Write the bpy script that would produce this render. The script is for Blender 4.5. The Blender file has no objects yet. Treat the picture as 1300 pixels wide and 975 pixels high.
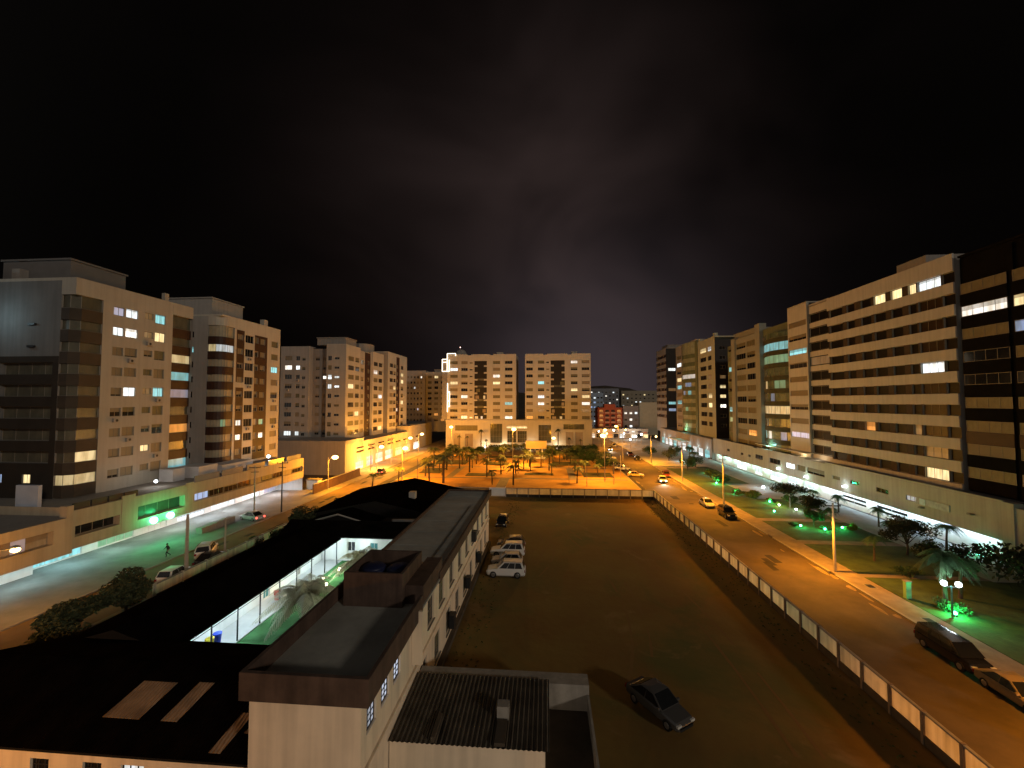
import bpy, bmesh, math, random
from mathutils import Vector, Matrix
random.seed(7)
R = math.radians
S = bpy.context.scene
COL = S.collection

# ------------------------------------------------------------------ camera, render, world
cam = bpy.data.cameras.new("camera"); camo = bpy.data.objects.new("camera", cam); COL.objects.link(camo)
cam.sensor_width = 36.0; cam.lens = 36.0*530/1300; cam.clip_start = .1; cam.clip_end = 4000
camo.location = (0, 0, 20.3); camo.rotation_euler = (R(92.43), 0, R(4.64))
S.camera = camo
S.render.engine = 'CYCLES'
S.view_settings.view_transform = 'Standard'
try: S.view_settings.look = 'None'
except Exception: pass
S.view_settings.exposure = 0; S.view_settings.gamma = 1
S.cycles.use_denoising = True
S.cycles.max_bounces = 6; S.cycles.diffuse_bounces = 3; S.cycles.glossy_bounces = 3
S.cycles.sample_clamp_indirect = 3; S.cycles.sample_clamp_direct = 30
S.cycles.caustics_reflective = False; S.cycles.caustics_refractive = False

# ------------------------------------------------------------------ materials
MATS = {}
def nd(t, kind, **kw):
    n = t.nodes.new(kind)
    for k, v in kw.items(): setattr(n, k, v)
    return n
def mat(name, col, rough=.8, var=.18, scale=.6, metal=0, spec=.3, detail=6, stretch=None, bump=0, streak=0, col2=None):
    if name in MATS: return MATS[name]
    m = bpy.data.materials.new(name); m.use_nodes = True; t = m.node_tree; L = t.links.new
    b = t.nodes['Principled BSDF']
    b.inputs['Roughness'].default_value = rough; b.inputs['Metallic'].default_value = metal
    b.inputs['Specular IOR Level'].default_value = spec
    tc = nd(t, 'ShaderNodeTexCoord'); mp = nd(t, 'ShaderNodeMapping')
    L(tc.outputs['Object'], mp.inputs['Vector'])
    if stretch: mp.inputs['Scale'].default_value = stretch
    n = nd(t, 'ShaderNodeTexNoise'); n.inputs['Scale'].default_value = scale; n.inputs['Detail'].default_value = detail
    n.inputs['Roughness'].default_value = .65
    L(mp.outputs[0], n.inputs['Vector'])
    r = nd(t, 'ShaderNodeValToRGB'); e = r.color_ramp.elements
    c2 = col2 or tuple(min(1, c*(1+var)) for c in col)
    e[0].position = .3; e[0].color = (*[c*(1-var) for c in col], 1); e[1].position = .7; e[1].color = (*c2, 1)
    L(n.outputs['Fac'], r.inputs['Fac'])
    out = r.outputs['Color']
    if streak:
        mp2 = nd(t, 'ShaderNodeMapping'); mp2.inputs['Scale'].default_value = (1.7, 1.7, .09); L(tc.outputs['Object'], mp2.inputs['Vector'])
        n2 = nd(t, 'ShaderNodeTexNoise'); n2.inputs['Scale'].default_value = 1.1; n2.inputs['Detail'].default_value = 5; L(mp2.outputs[0], n2.inputs['Vector'])
        r2 = nd(t, 'ShaderNodeValToRGB'); r2.color_ramp.elements[0].position = .35; r2.color_ramp.elements[0].color = (1-streak,)*3+(1,); r2.color_ramp.elements[1].position = .6
        L(n2.outputs['Fac'], r2.inputs['Fac'])
        mx = nd(t, 'ShaderNodeMix', data_type='RGBA', blend_type='MULTIPLY'); mx.inputs['Factor'].default_value = 1
        L(out, mx.inputs['A']); L(r2.outputs['Color'], mx.inputs['B']); out = mx.outputs['Result']
    L(out, b.inputs['Base Color'])
    if bump:
        bn = nd(t, 'ShaderNodeBump'); bn.inputs['Strength'].default_value = bump; bn.inputs['Distance'].default_value = .05
        n3 = nd(t, 'ShaderNodeTexNoise'); n3.inputs['Scale'].default_value = scale*12; n3.inputs['Detail'].default_value = 4
        L(mp.outputs[0], n3.inputs['Vector']); L(n3.outputs['Fac'], bn.inputs['Height']); L(bn.outputs[0], b.inputs['Normal'])
    MATS[name] = m; return m
def lit(name, col, strength, curtain=.35, scale=(1.6, 1, .25)):
    """a lamp-lit pane or lamp: emission, with soft curtain folds for the windows"""
    if name in MATS: return MATS[name]
    m = bpy.data.materials.new(name); m.use_nodes = True; t = m.node_tree; L = t.links.new
    b = t.nodes['Principled BSDF']; b.inputs['Base Color'].default_value = (*[c*.3 for c in col], 1); b.inputs['Roughness'].default_value = .3
    b.inputs['Emission Strength'].default_value = strength; b.inputs['Emission Color'].default_value = (*col, 1)
    if curtain:
        tc = nd(t, 'ShaderNodeTexCoord'); oi = nd(t, 'ShaderNodeObjectInfo')
        ad = nd(t, 'ShaderNodeVectorMath', operation='ADD'); sc = nd(t, 'ShaderNodeVectorMath', operation='SCALE'); sc.inputs['Scale'].default_value = 37
        cx = nd(t, 'ShaderNodeCombineXYZ')
        for i in range(3): L(oi.outputs['Random'], cx.inputs[i])
        L(cx.outputs[0], sc.inputs[0]); L(tc.outputs['Object'], ad.inputs[0]); L(sc.outputs[0], ad.inputs[1])
        mp = nd(t, 'ShaderNodeMapping'); mp.inputs['Scale'].default_value = scale; L(ad.outputs[0], mp.inputs['Vector'])
        n = nd(t, 'ShaderNodeTexNoise'); n.inputs['Scale'].default_value = 1.5; n.inputs['Detail'].default_value = 3; L(mp.outputs[0], n.inputs['Vector'])
        r = nd(t, 'ShaderNodeValToRGB'); e = r.color_ramp.elements
        e[0].position = .38; e[0].color = (*[c*(1-curtain)*k for c, k in zip(col, (.95, .9, .8))], 1); e[1].position = .6; e[1].color = (*col, 1)
        L(n.outputs['Fac'], r.inputs['Fac']); L(r.outputs['Color'], b.inputs['Emission Color'])
        sz = nd(t, 'ShaderNodeSeparateXYZ'); L(tc.outputs['Object'], sz.inputs[0])
        fr = nd(t, 'ShaderNodeMath', operation='FRACT'); m7 = nd(t, 'ShaderNodeMath', operation='MULTIPLY'); L(oi.outputs['Random'], m7.inputs[0]); m7.inputs[1].default_value = 7.31; L(m7.outputs[0], fr.inputs[0])
        th = nd(t, 'ShaderNodeMath', operation='MULTIPLY_ADD'); L(fr.outputs[0], th.inputs[0]); th.inputs[1].default_value = 1.5; th.inputs[2].default_value = .55
        gt = nd(t, 'ShaderNodeMath', operation='GREATER_THAN'); L(sz.outputs['Z'], gt.inputs[0]); L(th.outputs[0], gt.inputs[1])
        lev = nd(t, 'ShaderNodeMapRange'); L(oi.outputs['Random'], lev.inputs['Value']); lev.inputs['To Min'].default_value = strength*.62; lev.inputs['To Max'].default_value = strength*1.3
        dn = nd(t, 'ShaderNodeMath', operation='MULTIPLY_ADD'); L(gt.outputs[0], dn.inputs[0]); dn.inputs[1].default_value = -.55; dn.inputs[2].default_value = 1
        st = nd(t, 'ShaderNodeMath', operation='MULTIPLY'); L(dn.outputs[0], st.inputs[0]); L(lev.outputs[0], st.inputs[1]); L(st.outputs[0], b.inputs['Emission Strength'])
    MATS[name] = m; return m
def stripes(name, c1, c2, freq, axis='X', rough=.6, metal=0, dist=.06):
    """ribbed / corrugated / tiled roofing: stripes along one object axis with a bump"""
    if name in MATS: return MATS[name]
    m = bpy.data.materials.new(name); m.use_nodes = True; t = m.node_tree; L = t.links.new
    b = t.nodes['Principled BSDF']; b.inputs['Roughness'].default_value = rough if c1[0] > .02 else 1; b.inputs['Metallic'].default_value = metal
    b.inputs['Specular IOR Level'].default_value = .25 if c1[0] > .02 else 0
    tc = nd(t, 'ShaderNodeTexCoord'); w = nd(t, 'ShaderNodeTexWave', wave_type='BANDS', bands_direction=axis)
    w.inputs['Scale'].default_value = freq; w.inputs['Distortion'].default_value = .15; L(tc.outputs['Object'], w.inputs['Vector'])
    n = nd(t, 'ShaderNodeTexNoise'); n.inputs['Scale'].default_value = .8; n.inputs['Detail'].default_value = 7; L(tc.outputs['Object'], n.inputs['Vector'])
    r = nd(t, 'ShaderNodeValToRGB'); r.color_ramp.elements[0].color = (*c1, 1); r.color_ramp.elements[1].color = (*c2, 1)
    r.color_ramp.elements[0].position = .35; r.color_ramp.elements[1].position = .68
    L(n.outputs['Fac'], r.inputs['Fac']); L(r.outputs['Color'], b.inputs['Base Color'])
    bn = nd(t, 'ShaderNodeBump'); bn.inputs['Strength'].default_value = 1; bn.inputs['Distance'].default_value = dist
    L(w.outputs['Fac'], bn.inputs['Height']); L(bn.outputs[0], b.inputs['Normal'])
    MATS[name] = m; return m

def blinds(name, shut, glass=(.010, .010, .011)):
    """unlit window: a roller shutter let down to a different height in every window, dark glass below"""
    m = bpy.data.materials.new(name); m.use_nodes = True; t = m.node_tree; L = t.links.new; b = t.nodes['Principled BSDF']; b.inputs['Specular IOR Level'].default_value = .35
    tc = nd(t, 'ShaderNodeTexCoord'); oi = nd(t, 'ShaderNodeObjectInfo'); sx = nd(t, 'ShaderNodeSeparateXYZ'); L(tc.outputs['Object'], sx.inputs[0])
    th = nd(t, 'ShaderNodeMath', operation='MULTIPLY_ADD'); L(oi.outputs['Random'], th.inputs[0]); th.inputs[1].default_value = 1.9; th.inputs[2].default_value = -.85
    gt = nd(t, 'ShaderNodeMath', operation='GREATER_THAN'); L(sx.outputs['Z'], gt.inputs[0]); L(th.outputs[0], gt.inputs[1])
    w = nd(t, 'ShaderNodeTexWave', bands_direction='Z'); w.inputs['Scale'].default_value = 3.2; L(tc.outputs['Object'], w.inputs['Vector'])
    r = nd(t, 'ShaderNodeValToRGB'); r.color_ramp.elements[0].color = (*[c*.8 for c in shut], 1); r.color_ramp.elements[1].color = (*shut, 1); L(w.outputs['Fac'], r.inputs['Fac'])
    mx = nd(t, 'ShaderNodeMix', data_type='RGBA'); L(gt.outputs[0], mx.inputs['Factor']); mx.inputs['A'].default_value = (*glass, 1); L(r.outputs['Color'], mx.inputs['B']); L(mx.outputs['Result'], b.inputs['Base Color'])
    ro = nd(t, 'ShaderNodeMapRange'); L(gt.outputs[0], ro.inputs['Value']); ro.inputs['To Min'].default_value = .1; ro.inputs['To Max'].default_value = .6; L(ro.outputs[0], b.inputs['Roughness'])
    MATS[name] = m; return m
BEIGE = mat('beige_render', (.35, .32, .275), .85, .06, .3, streak=.10)
CREAM = mat('cream_render', (.42, .385, .33), .85, .05, .3, streak=.10)
GREY = mat('grey_render', (.24, .22, .20), .85, .07, .3, streak=.12)
BROWN = mat('brown_cladding', (.034, .014, .009), .6, .25, .7)
BLACKP = mat('black_cladding', (.012, .010, .009), .5, .3, .7)
OLIVE = mat('olive_render', (.14, .155, .085), .8, .12, .5, streak=.1)
PALE = mat('pale_grey_render', (.30, .28, .26), .85, .07, .3, streak=.12)
WHITE = mat('white_paint', (.78, .77, .74), .6, .05, .5, streak=.06)
SCHOOL = mat('school_wall_paint', (.80, .67, .51), .85, .07, .5, streak=.16)
DARKFASCIA = mat('weathered_fascia', (.085, .055, .042), .9, .3, .8, streak=.3)
ROOFSHEET = mat('aged_roof_sheet', (.30, .30, .27), .8, .28, .25, bump=.3)
CONCRETE = mat('concrete', (.30, .28, .25), .9, .22, .7, bump=.2, streak=.2)
PLINTH = mat('dark_plinth', (.07, .055, .04), .95, .3, .7)  # unlit side of the wall base put into a dark colour
DARKGABLE = mat('unlit_gable', (.004, .003, .0025), .95, .3, .8)  # darkness put into the colour so sun-facing gables stay hidden
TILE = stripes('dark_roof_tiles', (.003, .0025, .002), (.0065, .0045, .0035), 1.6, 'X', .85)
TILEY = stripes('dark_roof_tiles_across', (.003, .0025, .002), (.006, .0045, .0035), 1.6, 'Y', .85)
CORR = stripes('corrugated_sheet', (.05, .042, .034), (.13, .11, .085), 2.4, 'X', .5, dist=.09)
SKYL = stripes('translucent_roof_sheet', (.15, .10, .065), (.36, .25, .16), 1.6, 'X', .5)
FRAME = mat('window_frame', (.20, .18, .15), .5, .1)
FRAMEW = mat('white_window_frame', (.7, .68, .64), .5, .05)
GLASS = mat('dark_glass', (.012, .012, .013), .08, .3, .8, spec=.6)
SHUT = blinds('olive_shutter', (.13, .115, .06))
CURT = blinds('beige_shutter', (.21, .17, .11), (.02, .016, .012))
BGLASS = mat('balcony_glazing', (.09, .085, .06), .25, .35, .7, spec=.5, stretch=(1, 1, .4))
BGLASSG = mat('green_balcony_glazing', (.10, .13, .085), .25, .3, .7, spec=.5)
W_COOL = lit('window_lit_cool', (.86, .95, 1), 1.5)
W_CYAN = lit('window_lit_cyan', (.36, .86, .95), .95)
W_WARM = lit('window_lit_warm', (1, .80, .42), 1.35)
W_WHITE = lit('window_lit_white', (1, .96, .88), 1.6)
W_BLUE = lit('window_lit_blue', (.45, .62, 1), .75)
W_DIM = lit('window_lit_dim', (.55, .35, .16), .3)
W_LAV = lit('window_lit_lilac', (.80, .78, 1), .6)
W_ORANGE = lit('window_lit_orange', (1, .42, .10), .8)
W_GREEN = lit('window_lit_green', (.5, .95, .6), .5)
LM = {'C': W_COOL, 'Y': W_CYAN, 'W': W_WARM, 'H': W_WHITE, 'B': W_BLUE, 'D': W_DIM, 'L': W_LAV, 'O': W_ORANGE, 'G': W_GREEN,
      'g': GLASS, 's': SHUT, 'c': CURT}
SODIUM = lit('sodium_lamp_glass', (1, .66, .20), 9, 0)
WHITEL = lit('white_lamp_glass', (.85, .95, 1), 12, 0)
GREENL = lit('green_lamp_glass', (.15, 1, .55), 14, 0)
LED = lit('warm_led_tube', (1, .86, .62), 4, 0)
STEEL = mat('galvanised_steel', (.32, .32, .31), .5, .1, 2, metal=.4)
POLEC = mat('concrete_pole', (.34, .30, .25), .9, .15, 1.5)
DARKM = mat('dark_metal', (.025, .025, .027), .5, .1, 2)
ASPH = mat('asphalt', (.085, .062, .038), .85, .34, .22, bump=.25, detail=9)
ASPH2 = mat('patched_asphalt', (.15, .10, .05), .85, .28, .3, bump=.25)
PAVE = mat('pavement_slabs', (.21, .17, .14), .9, .25, .8, bump=.2)
KERB = mat('kerb_stone', (.30, .27, .23), .9, .15, 1)
FORE = mat('forecourt_paving', (.33, .33, .31), .8, .22, .25, bump=.15)
FORED = mat('dark_forecourt_paving', (.20, .20, .185), .85, .38, .18, bump=.2, detail=9)  # darker, blotchier copy of the forecourt paving
DIRT = mat('lot_dirt_and_grass', (.27, .142, .038), .95, .42, .11, detail=10, bump=.6, col2=(.19, .135, .036))
def patchy(m, col, scale, lo, hi, shift):
    t = m.node_tree; L = t.links.new; b = t.nodes['Principled BSDF']; src = b.inputs['Base Color'].links[0].from_socket
    tc = nd(t, 'ShaderNodeTexCoord'); mp = nd(t, 'ShaderNodeMapping'); mp.inputs['Location'].default_value = shift; L(tc.outputs['Object'], mp.inputs['Vector'])
    n = nd(t, 'ShaderNodeTexNoise'); n.inputs['Scale'].default_value = scale; n.inputs['Detail'].default_value = 8; n.inputs['Distortion'].default_value = .8; n.inputs['Roughness'].default_value = .6; L(mp.outputs[0], n.inputs['Vector'])
    r = nd(t, 'ShaderNodeMapRange'); r.inputs['From Min'].default_value = lo; r.inputs['From Max'].default_value = hi; L(n.outputs['Fac'], r.inputs['Value'])
    mx = nd(t, 'ShaderNodeMix', data_type='RGBA'); L(r.outputs[0], mx.inputs['Factor']); L(src, mx.inputs['A']); mx.inputs['B'].default_value = (*col, 1); L(mx.outputs['Result'], b.inputs['Base Color']); return m
patchy(DIRT, (.10, .10, .028), .09, .50, .68, (3, 1, 0)); patchy(DIRT, (.26, .17, .08), .17, .60, .74, (11, 7, 0))
LAWN = mat('lawn', (.055, .085, .024), .95, .4, .5, bump=.6)
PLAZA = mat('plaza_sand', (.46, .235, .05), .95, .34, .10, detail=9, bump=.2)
DARKG = mat('dark_ground', (.05, .04, .03), .95, .3, .1)
COURTG = mat('courtyard_grass', (.06, .19, .06), .95, .35, .5, bump=.5)
LEAF = mat('dark_leaf', (.035, .05, .018), .7, .5, 1.5)
LEAF2 = mat('leaf', (.045, .085, .025), .7, .5, 1.5)
LEAFD = mat('dusky_leaf', (.040, .048, .020), .7, .5, 1.5)
FROND = mat('palm_frond', (.10, .115, .045), .6, .4, 2)
FRONDP = mat('pale_palm_frond', (.46, .43, .30), .6, .3, 2)
BARK = mat('bark', (.07, .05, .035), .95, .3, 4, bump=.4)
SKIN = mat('skin', (.20, .11, .07), .7, .1)
CLOTH = mat('dark_clothes', (.012, .012, .014), .9, .3, 6)
HAIR = mat('dark_hair', (.01, .008, .006), .8, .2, 8)

# ------------------------------------------------------------------ mesh builder
class MB:
    def __init__(s): s.v = []; s.f = []; s.mi = []; s.mats = []
    def m(s, material):
        if material not in s.mats: s.mats.append(material)
        return s.mats.index(material)
    def quad(s, pts, material):
        k = len(s.v); s.v += [tuple(p) for p in pts]; s.f.append(tuple(range(k, k+len(pts)))); s.mi.append(s.m(material))
    def box(s, x0, x1, y0, y1, z0, z1, material, skip=''):
        k = len(s.v)
        s.v += [(x, y, z) for z in (z0, z1) for y in (y0, y1) for x in (x0, x1)]
        F = {'b': (0, 2, 3, 1), 't': (4, 5, 7, 6), 's': (0, 1, 5, 4), 'n': (2, 6, 7, 3), 'w': (0, 4, 6, 2), 'e': (1, 3, 7, 5)}
        i = s.m(material)
        for key, q in F.items():
            if key in skip: continue
            s.f.append(tuple(k+j for j in q)); s.mi.append(i)
    def prism(s, poly, z0, z1, material, top=None):
        n = len(poly); k = len(s.v)
        s.v += [(x, y, z0) for x, y in poly] + [(x, y, z1) for x, y in poly]; i = s.m(material); j = s.m(top or material)
        for a in range(n):
            b = (a+1) % n; s.f.append((k+a, k+b, k+n+b, k+n+a)); s.mi.append(i)
        s.f.append(tuple(k+n+a for a in range(n))); s.mi.append(j)
        s.f.append(tuple(k+a for a in reversed(range(n)))); s.mi.append(i)
    def tube(s, pts, rads, material, n=8, cap=True):
        pts = [Vector(p) for p in pts]; i = s.m(material); base = len(s.v)
        for a, p in enumerate(pts):
            d = (pts[min(a+1, len(pts)-1)] - pts[max(a-1, 0)]).normalized()
            u = d.cross(Vector((0, 0, 1)) if abs(d.z) < .9 else Vector((1, 0, 0))).normalized(); w = d.cross(u)
            for q in range(n):
                t = 2*math.pi*q/n; s.v.append(tuple(p + rads[a]*(math.cos(t)*u + math.sin(t)*w)))
        for a in range(len(pts)-1):
            for q in range(n):
                r = (q+1) % n; s.f.append((base+a*n+q, base+a*n+r, base+(a+1)*n+r, base+(a+1)*n+q)); s.mi.append(i)
        if cap:
            s.f.append(tuple(base+q for q in reversed(range(n)))); s.mi.append(i)
            e = base+(len(pts)-1)*n; s.f.append(tuple(e+q for q in range(n))); s.mi.append(i)
    def ball(s, c, r, material, seg=10, rings=6, sz=1):
        k = len(s.v); i = s.m(material)
        for a in range(rings+1):
            ph = math.pi*a/rings
            for q in range(seg):
                t = 2*math.pi*q/seg; s.v.append((c[0]+r*math.sin(ph)*math.cos(t), c[1]+r*math.sin(ph)*math.sin(t), c[2]+r*sz*math.cos(ph)))
        for a in range(rings):
            for q in range(seg):
                p = (q+1) % seg; s.f.append((k+a*seg+q, k+(a+1)*seg+q, k+(a+1)*seg+p, k+a*seg+p)); s.mi.append(i)
    def strip(s, path, z0, z1, thick, material):
        """a wall of given thickness following an open plan path (outside is to the right of the path)"""
        inn = offset(path, -thick)
        for a in range(len(path)-1):
            p, q, pi, qi = path[a], path[a+1], inn[a], inn[a+1]
            s.quad([(*p, z0), (*q, z0), (*q, z1), (*p, z1)], material)
            s.quad([(*p, z1), (*q, z1), (*qi, z1), (*pi, z1)], material)
            s.quad([(*pi, z0), (*qi, z0), (*q, z0), (*p, z0)], material)
            s.quad([(*qi, z0), (*pi, z0), (*pi, z1), (*qi, z1)], material)
        for p, pi in ((path[0], inn[0]), (path[-1], inn[-1])):
            s.quad([(*p, z0), (*p, z1), (*pi, z1), (*pi, z0)], material)
    def mesh(s, name, origin=(0, 0, 0), smooth=False):
        me = bpy.data.meshes.new(name); o = origin
        me.from_pydata([(x-o[0], y-o[1], z-o[2]) for x, y, z in s.v], [], s.f)
        for m in s.mats: me.materials.append(m)
        me.polygons.foreach_set('material_index', s.mi)
        if smooth: me.polygons.foreach_set('use_smooth', [True]*len(s.f))
        me.update(); return me
    def build(s, name, parent=None, smooth=False, loc=None):
        """links the collected faces as ONE object; coordinates are world ones unless loc is given"""
        if parent is not None:
            org = wloc(parent); o = bpy.data.objects.new(name, s.mesh(name, org, smooth)); o.parent = parent
        else:
            org = loc or (0, 0, 0); o = bpy.data.objects.new(name, s.mesh(name, org, smooth)); o.location = org
        COL.objects.link(o); return o
def wloc(o):
    v = Vector((0, 0, 0))
    while o is not None: v += o.location; o = o.parent
    return tuple(v)
def offset(path, d):
    """offset an open path to its right by d (negative: to its left)"""
    out = []
    for a in range(len(path)):
        p = Vector(path[max(a-1, 0)]); q = Vector(path[min(a+1, len(path)-1)]); t = (q-p).normalized()
        out.append((path[a][0]+t.y*d, path[a][1]-t.x*d))
    return out
def tag(o, label=None, cat=None, group=None, kind=None):
    if label: o['label'] = label
    if cat: o['category'] = cat
    if group: o['group'] = group
    if kind: o['kind'] = kind
    return o
def thing(name, loc, label, cat, group=None, rz=0):
    o = bpy.data.objects.new(name, None); COL.objects.link(o); o.location = loc; o.rotation_euler = (0, 0, rz); o.empty_display_size = .3
    return tag(o, label, cat, group)
def struct(name, mb): return tag(mb.build(name), kind='structure')
def dup(root, loc=None, rz=None, label=None, group=None, parent=None, swap=None, scale=None):
    c = root.copy(); COL.objects.link(c)
    if parent is not None: c.parent = parent
    if loc is not None: c.location = loc
    if rz is not None: c.rotation_euler = (0, 0, rz)
    if scale is not None: c.scale = scale if isinstance(scale, tuple) else (scale,)*3
    if label: c['label'] = label
    if group: c['group'] = group
    if swap and c.type == 'MESH':
        for sl in c.material_slots:
            if sl.material in swap:
                new = swap[sl.material]; sl.link = 'OBJECT'; sl.material = new
    for ch in list(root.children): dup(ch, parent=c, swap=swap)
    return c
def light(kind, loc, energy, col, parent=None, radius=.25, rot=None, spot=None, size=None, blend=.6, name='lamp_light'):
    d = bpy.data.lights.new(name, kind); d.energy = energy; d.color = col
    if kind in ('POINT', 'SPOT'): d.shadow_soft_size = radius
    if kind == 'SPOT': d.spot_size = R(spot or 140); d.spot_blend = blend
    if kind == 'AREA': d.shape = 'RECTANGLE'; d.size, d.size_y = size
    o = bpy.data.objects.new(name, d); COL.objects.link(o)
    if parent is not None: o.parent = parent; l = wloc(parent); o.location = tuple(a-b for a, b in zip(loc, l))
    else: o.location = loc
    if rot is not None: o.rotation_euler = rot
    return o
NA = (1, .35, .014)         # sodium
NAW = (1, .44, .06)        # warmer white sodium
CW = (.72, .90, 1)         # cool white
GR = (.04, 1, .30)         # green flood

# ------------------------------------------------------------------ facades
class Face:
    """one vertical wall: kind S/E/W/N at a constant coordinate, from lo to hi along it"""
    def __init__(s, kind, const, lo, hi): s.k, s.c, s.lo, s.hi = kind, const, lo, hi
    def P(s, c, z, out=0):
        if s.k == 'S': return (c, s.c-out, z)
        if s.k == 'N': return (c, s.c+out, z)
        if s.k == 'E': return (s.c+out, c, z)
        return (s.c-out, c, z)
    rot = property(lambda s: {'S': 0, 'N': math.pi, 'E': math.pi/2, 'W': -math.pi/2}[s.k])
def wall_face(mb, F, z0, z1, holes, material, paints=(), depth=.22):
    cs = {F.lo, F.hi}; zs = {z0, z1}
    for r in list(holes) + [p[:4] for p in paints]:
        cs |= {min(max(r[0], F.lo), F.hi), min(max(r[1], F.lo), F.hi)}; zs |= {min(max(r[2], z0), z1), min(max(r[3], z0), z1)}
    cs = sorted(cs); zs = sorted(zs)
    for a in range(len(cs)-1):
        if cs[a+1]-cs[a] < 1e-4: continue
        for b in range(len(zs)-1):
            if zs[b+1]-zs[b] < 1e-4: continue
            c = (cs[a]+cs[a+1])/2; z = (zs[b]+zs[b+1])/2
            if any(h[0] < c < h[1] and h[2] < z < h[3] for h in holes): continue
            m = material
            for p in paints:
                if p[0] < c < p[1] and p[2] < z < p[3]: m = p[4]
            mb.quad([F.P(cs[a], zs[b]), F.P(cs[a+1], zs[b]), F.P(cs[a+1], zs[b+1]), F.P(cs[a], zs[b+1])], m)
    for h in holes:
        c0, c1, a, b = h[:4]; d = -depth
        for (p, q) in (((c0, a), (c1, a)), ((c1, a), (c1, b)), ((c1, b), (c0, b)), ((c0, b), (c0, a))):
            mb.quad([F.P(*p), F.P(*q), F.P(*q, d), F.P(*p, d)], material)
WIN = {}
def window(parent, F, c0, c1, z0, z1, pane, depth=.16, frame=None, mull=None, name='window', subpart=True, sill=False, rows=1):
    frame = frame or FRAME
    w = round(abs(c1-c0), 2); h = round(z1-z0, 2); mull = mull if mull is not None else (1 if w < 2.2 else 2 if w < 3.4 else 3)
    key = (w, h, frame.name, mull, sill, rows)
    if key not in WIN:
        f = MB(); b = .06
        for x0, x1, a, c in ((-w/2, w/2, 0, b), (-w/2, w/2, h-b, h), (-w/2, -w/2+b, b, h-b), (w/2-b, w/2, b, h-b)): f.box(x0, x1, -.05, 0, a, c, frame)
        for i in range(mull):
            x = -w/2 + w*(i+1)/(mull+1); f.box(x-.025, x+.025, -.045, 0, b, h-b, frame)
        for i in range(rows-1):
            z = h*(i+1)/rows; f.box(-w/2+b, w/2-b, -.04, -.005, z-.025, z+.025, frame)
        if sill: f.box(-w/2-.08, w/2+.08, -depth-.1, -.052, -.07, -.004, frame)
        p = MB(); p.quad([(-w/2+b, -.015, b), (w/2-b, -.015, b), (w/2-b, -.015, h-b), (-w/2+b, -.015, h-b)], GLASS)
        WIN[key] = (f.mesh('window'), p.mesh('pane'))
    fm, pm = WIN[key]
    o = bpy.data.objects.new(name, fm); COL.objects.link(o); o.parent = parent
    l = F.P((c0+c1)/2, z0, -depth); pl = wloc(parent)
    o.location = tuple(a-b for a, b in zip(l, pl)); o.rotation_euler = (0, 0, F.rot)
    g = bpy.data.objects.new('pane', pm); COL.objects.link(g); g.parent = o
    g.material_slots[0].link = 'OBJECT'; g.material_slots[0].material = pane
    return o
def grid(cols, zs):
    """cols: (c0, c1, dz, h); zs: floor heights from the top floor down"""
    return [[(c[0], c[1], z+c[2], z+c[2]+c[3]) for c in cols] for z in zs]
def put_windows(parent, F, g, litmap, default='ggsc', depth=.16, rnd=None, **kw):
    rnd = rnd or random
    for r, row in enumerate(g):
        for c, (a, b, z0, z1) in enumerate(row):
            k = litmap.get((r, c)) or rnd.choice(default)
            if k == '-': continue
            window(parent, F, a, b, z0, z1, LM[k], depth, **kw)
ACM = {}
def air_con(parent, F, c, z):
    if 'm' not in ACM:
        k = MB(); k.box(-.42, .42, -.36, -.02, 0, .56, PALE); k.tube([(0, -.365, .28), (0, -.372, .28)], [.2, .2], DARKM, 10); ACM['m'] = k.mesh('air_conditioner')
    o = bpy.data.objects.new('air_conditioner', ACM['m']); COL.objects.link(o); o.parent = parent
    o.location = tuple(a-b for a, b in zip(F.P(c, z), wloc(parent))); o.rotation_euler = (0, 0, F.rot)
def bay(parent, path, zs, ph, top, parm, glm, litmap=None, name='balcony', gap=.02, slab=.25, inset=.22):
    """glazed balconies, one per floor: parapet (part) and glazing (sub-part)"""
    litmap = litmap or {}
    for r, z in enumerate(zs):
        pm = parm[r % len(parm)] if isinstance(parm, list) else parm
        m = MB(); m.strip(path, z-slab, z+ph, .15, pm); o = m.build(name, parent)
        zt = (zs[r-1]-slab if r > 0 else top) - gap
        g = MB(); pth = offset(path, -inset)
        for a in range(len(pth)-1):
            mm = litmap.get((r, a)) or litmap.get(r)
            p, q = pth[a], pth[a+1]
            g.quad([(*p, z+ph-.3), (*q, z+ph-.3), (*q, zt), (*p, zt)], LM[mm] if mm else glm)
        fr = offset(path, -inset+.05)
        for a in range(len(fr)):
            g.tube([(*fr[a], z+ph), (*fr[a], zt)], [.035, .035], FRAME, 4)
        g.tube([(*p_, z+ph+.03) for p_ in offset(path, -.08)], [.03]*len(path), FRAME, 4)
        g.build('balcony_glazing', o)
def arc(cx, cy, rx, ry, a0, a1, n):
    return [(cx+rx*math.cos(R(a0+(a1-a0)*i/n)), cy+ry*math.sin(R(a0+(a1-a0)*i/n))) for i in range(n+1)]
def roof_block(parent, x0, x1, y0, y1, z0, z1, m=None, name='roof_block'):
    b = MB(); b.box(x0, x1, y0, y1, z0, z1-.25, m or GREY); b.box(x0-.2, x1+.2, y0-.2, y1+.2, z1-.25, z1, m or GREY); return b.build(name, parent)

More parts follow.
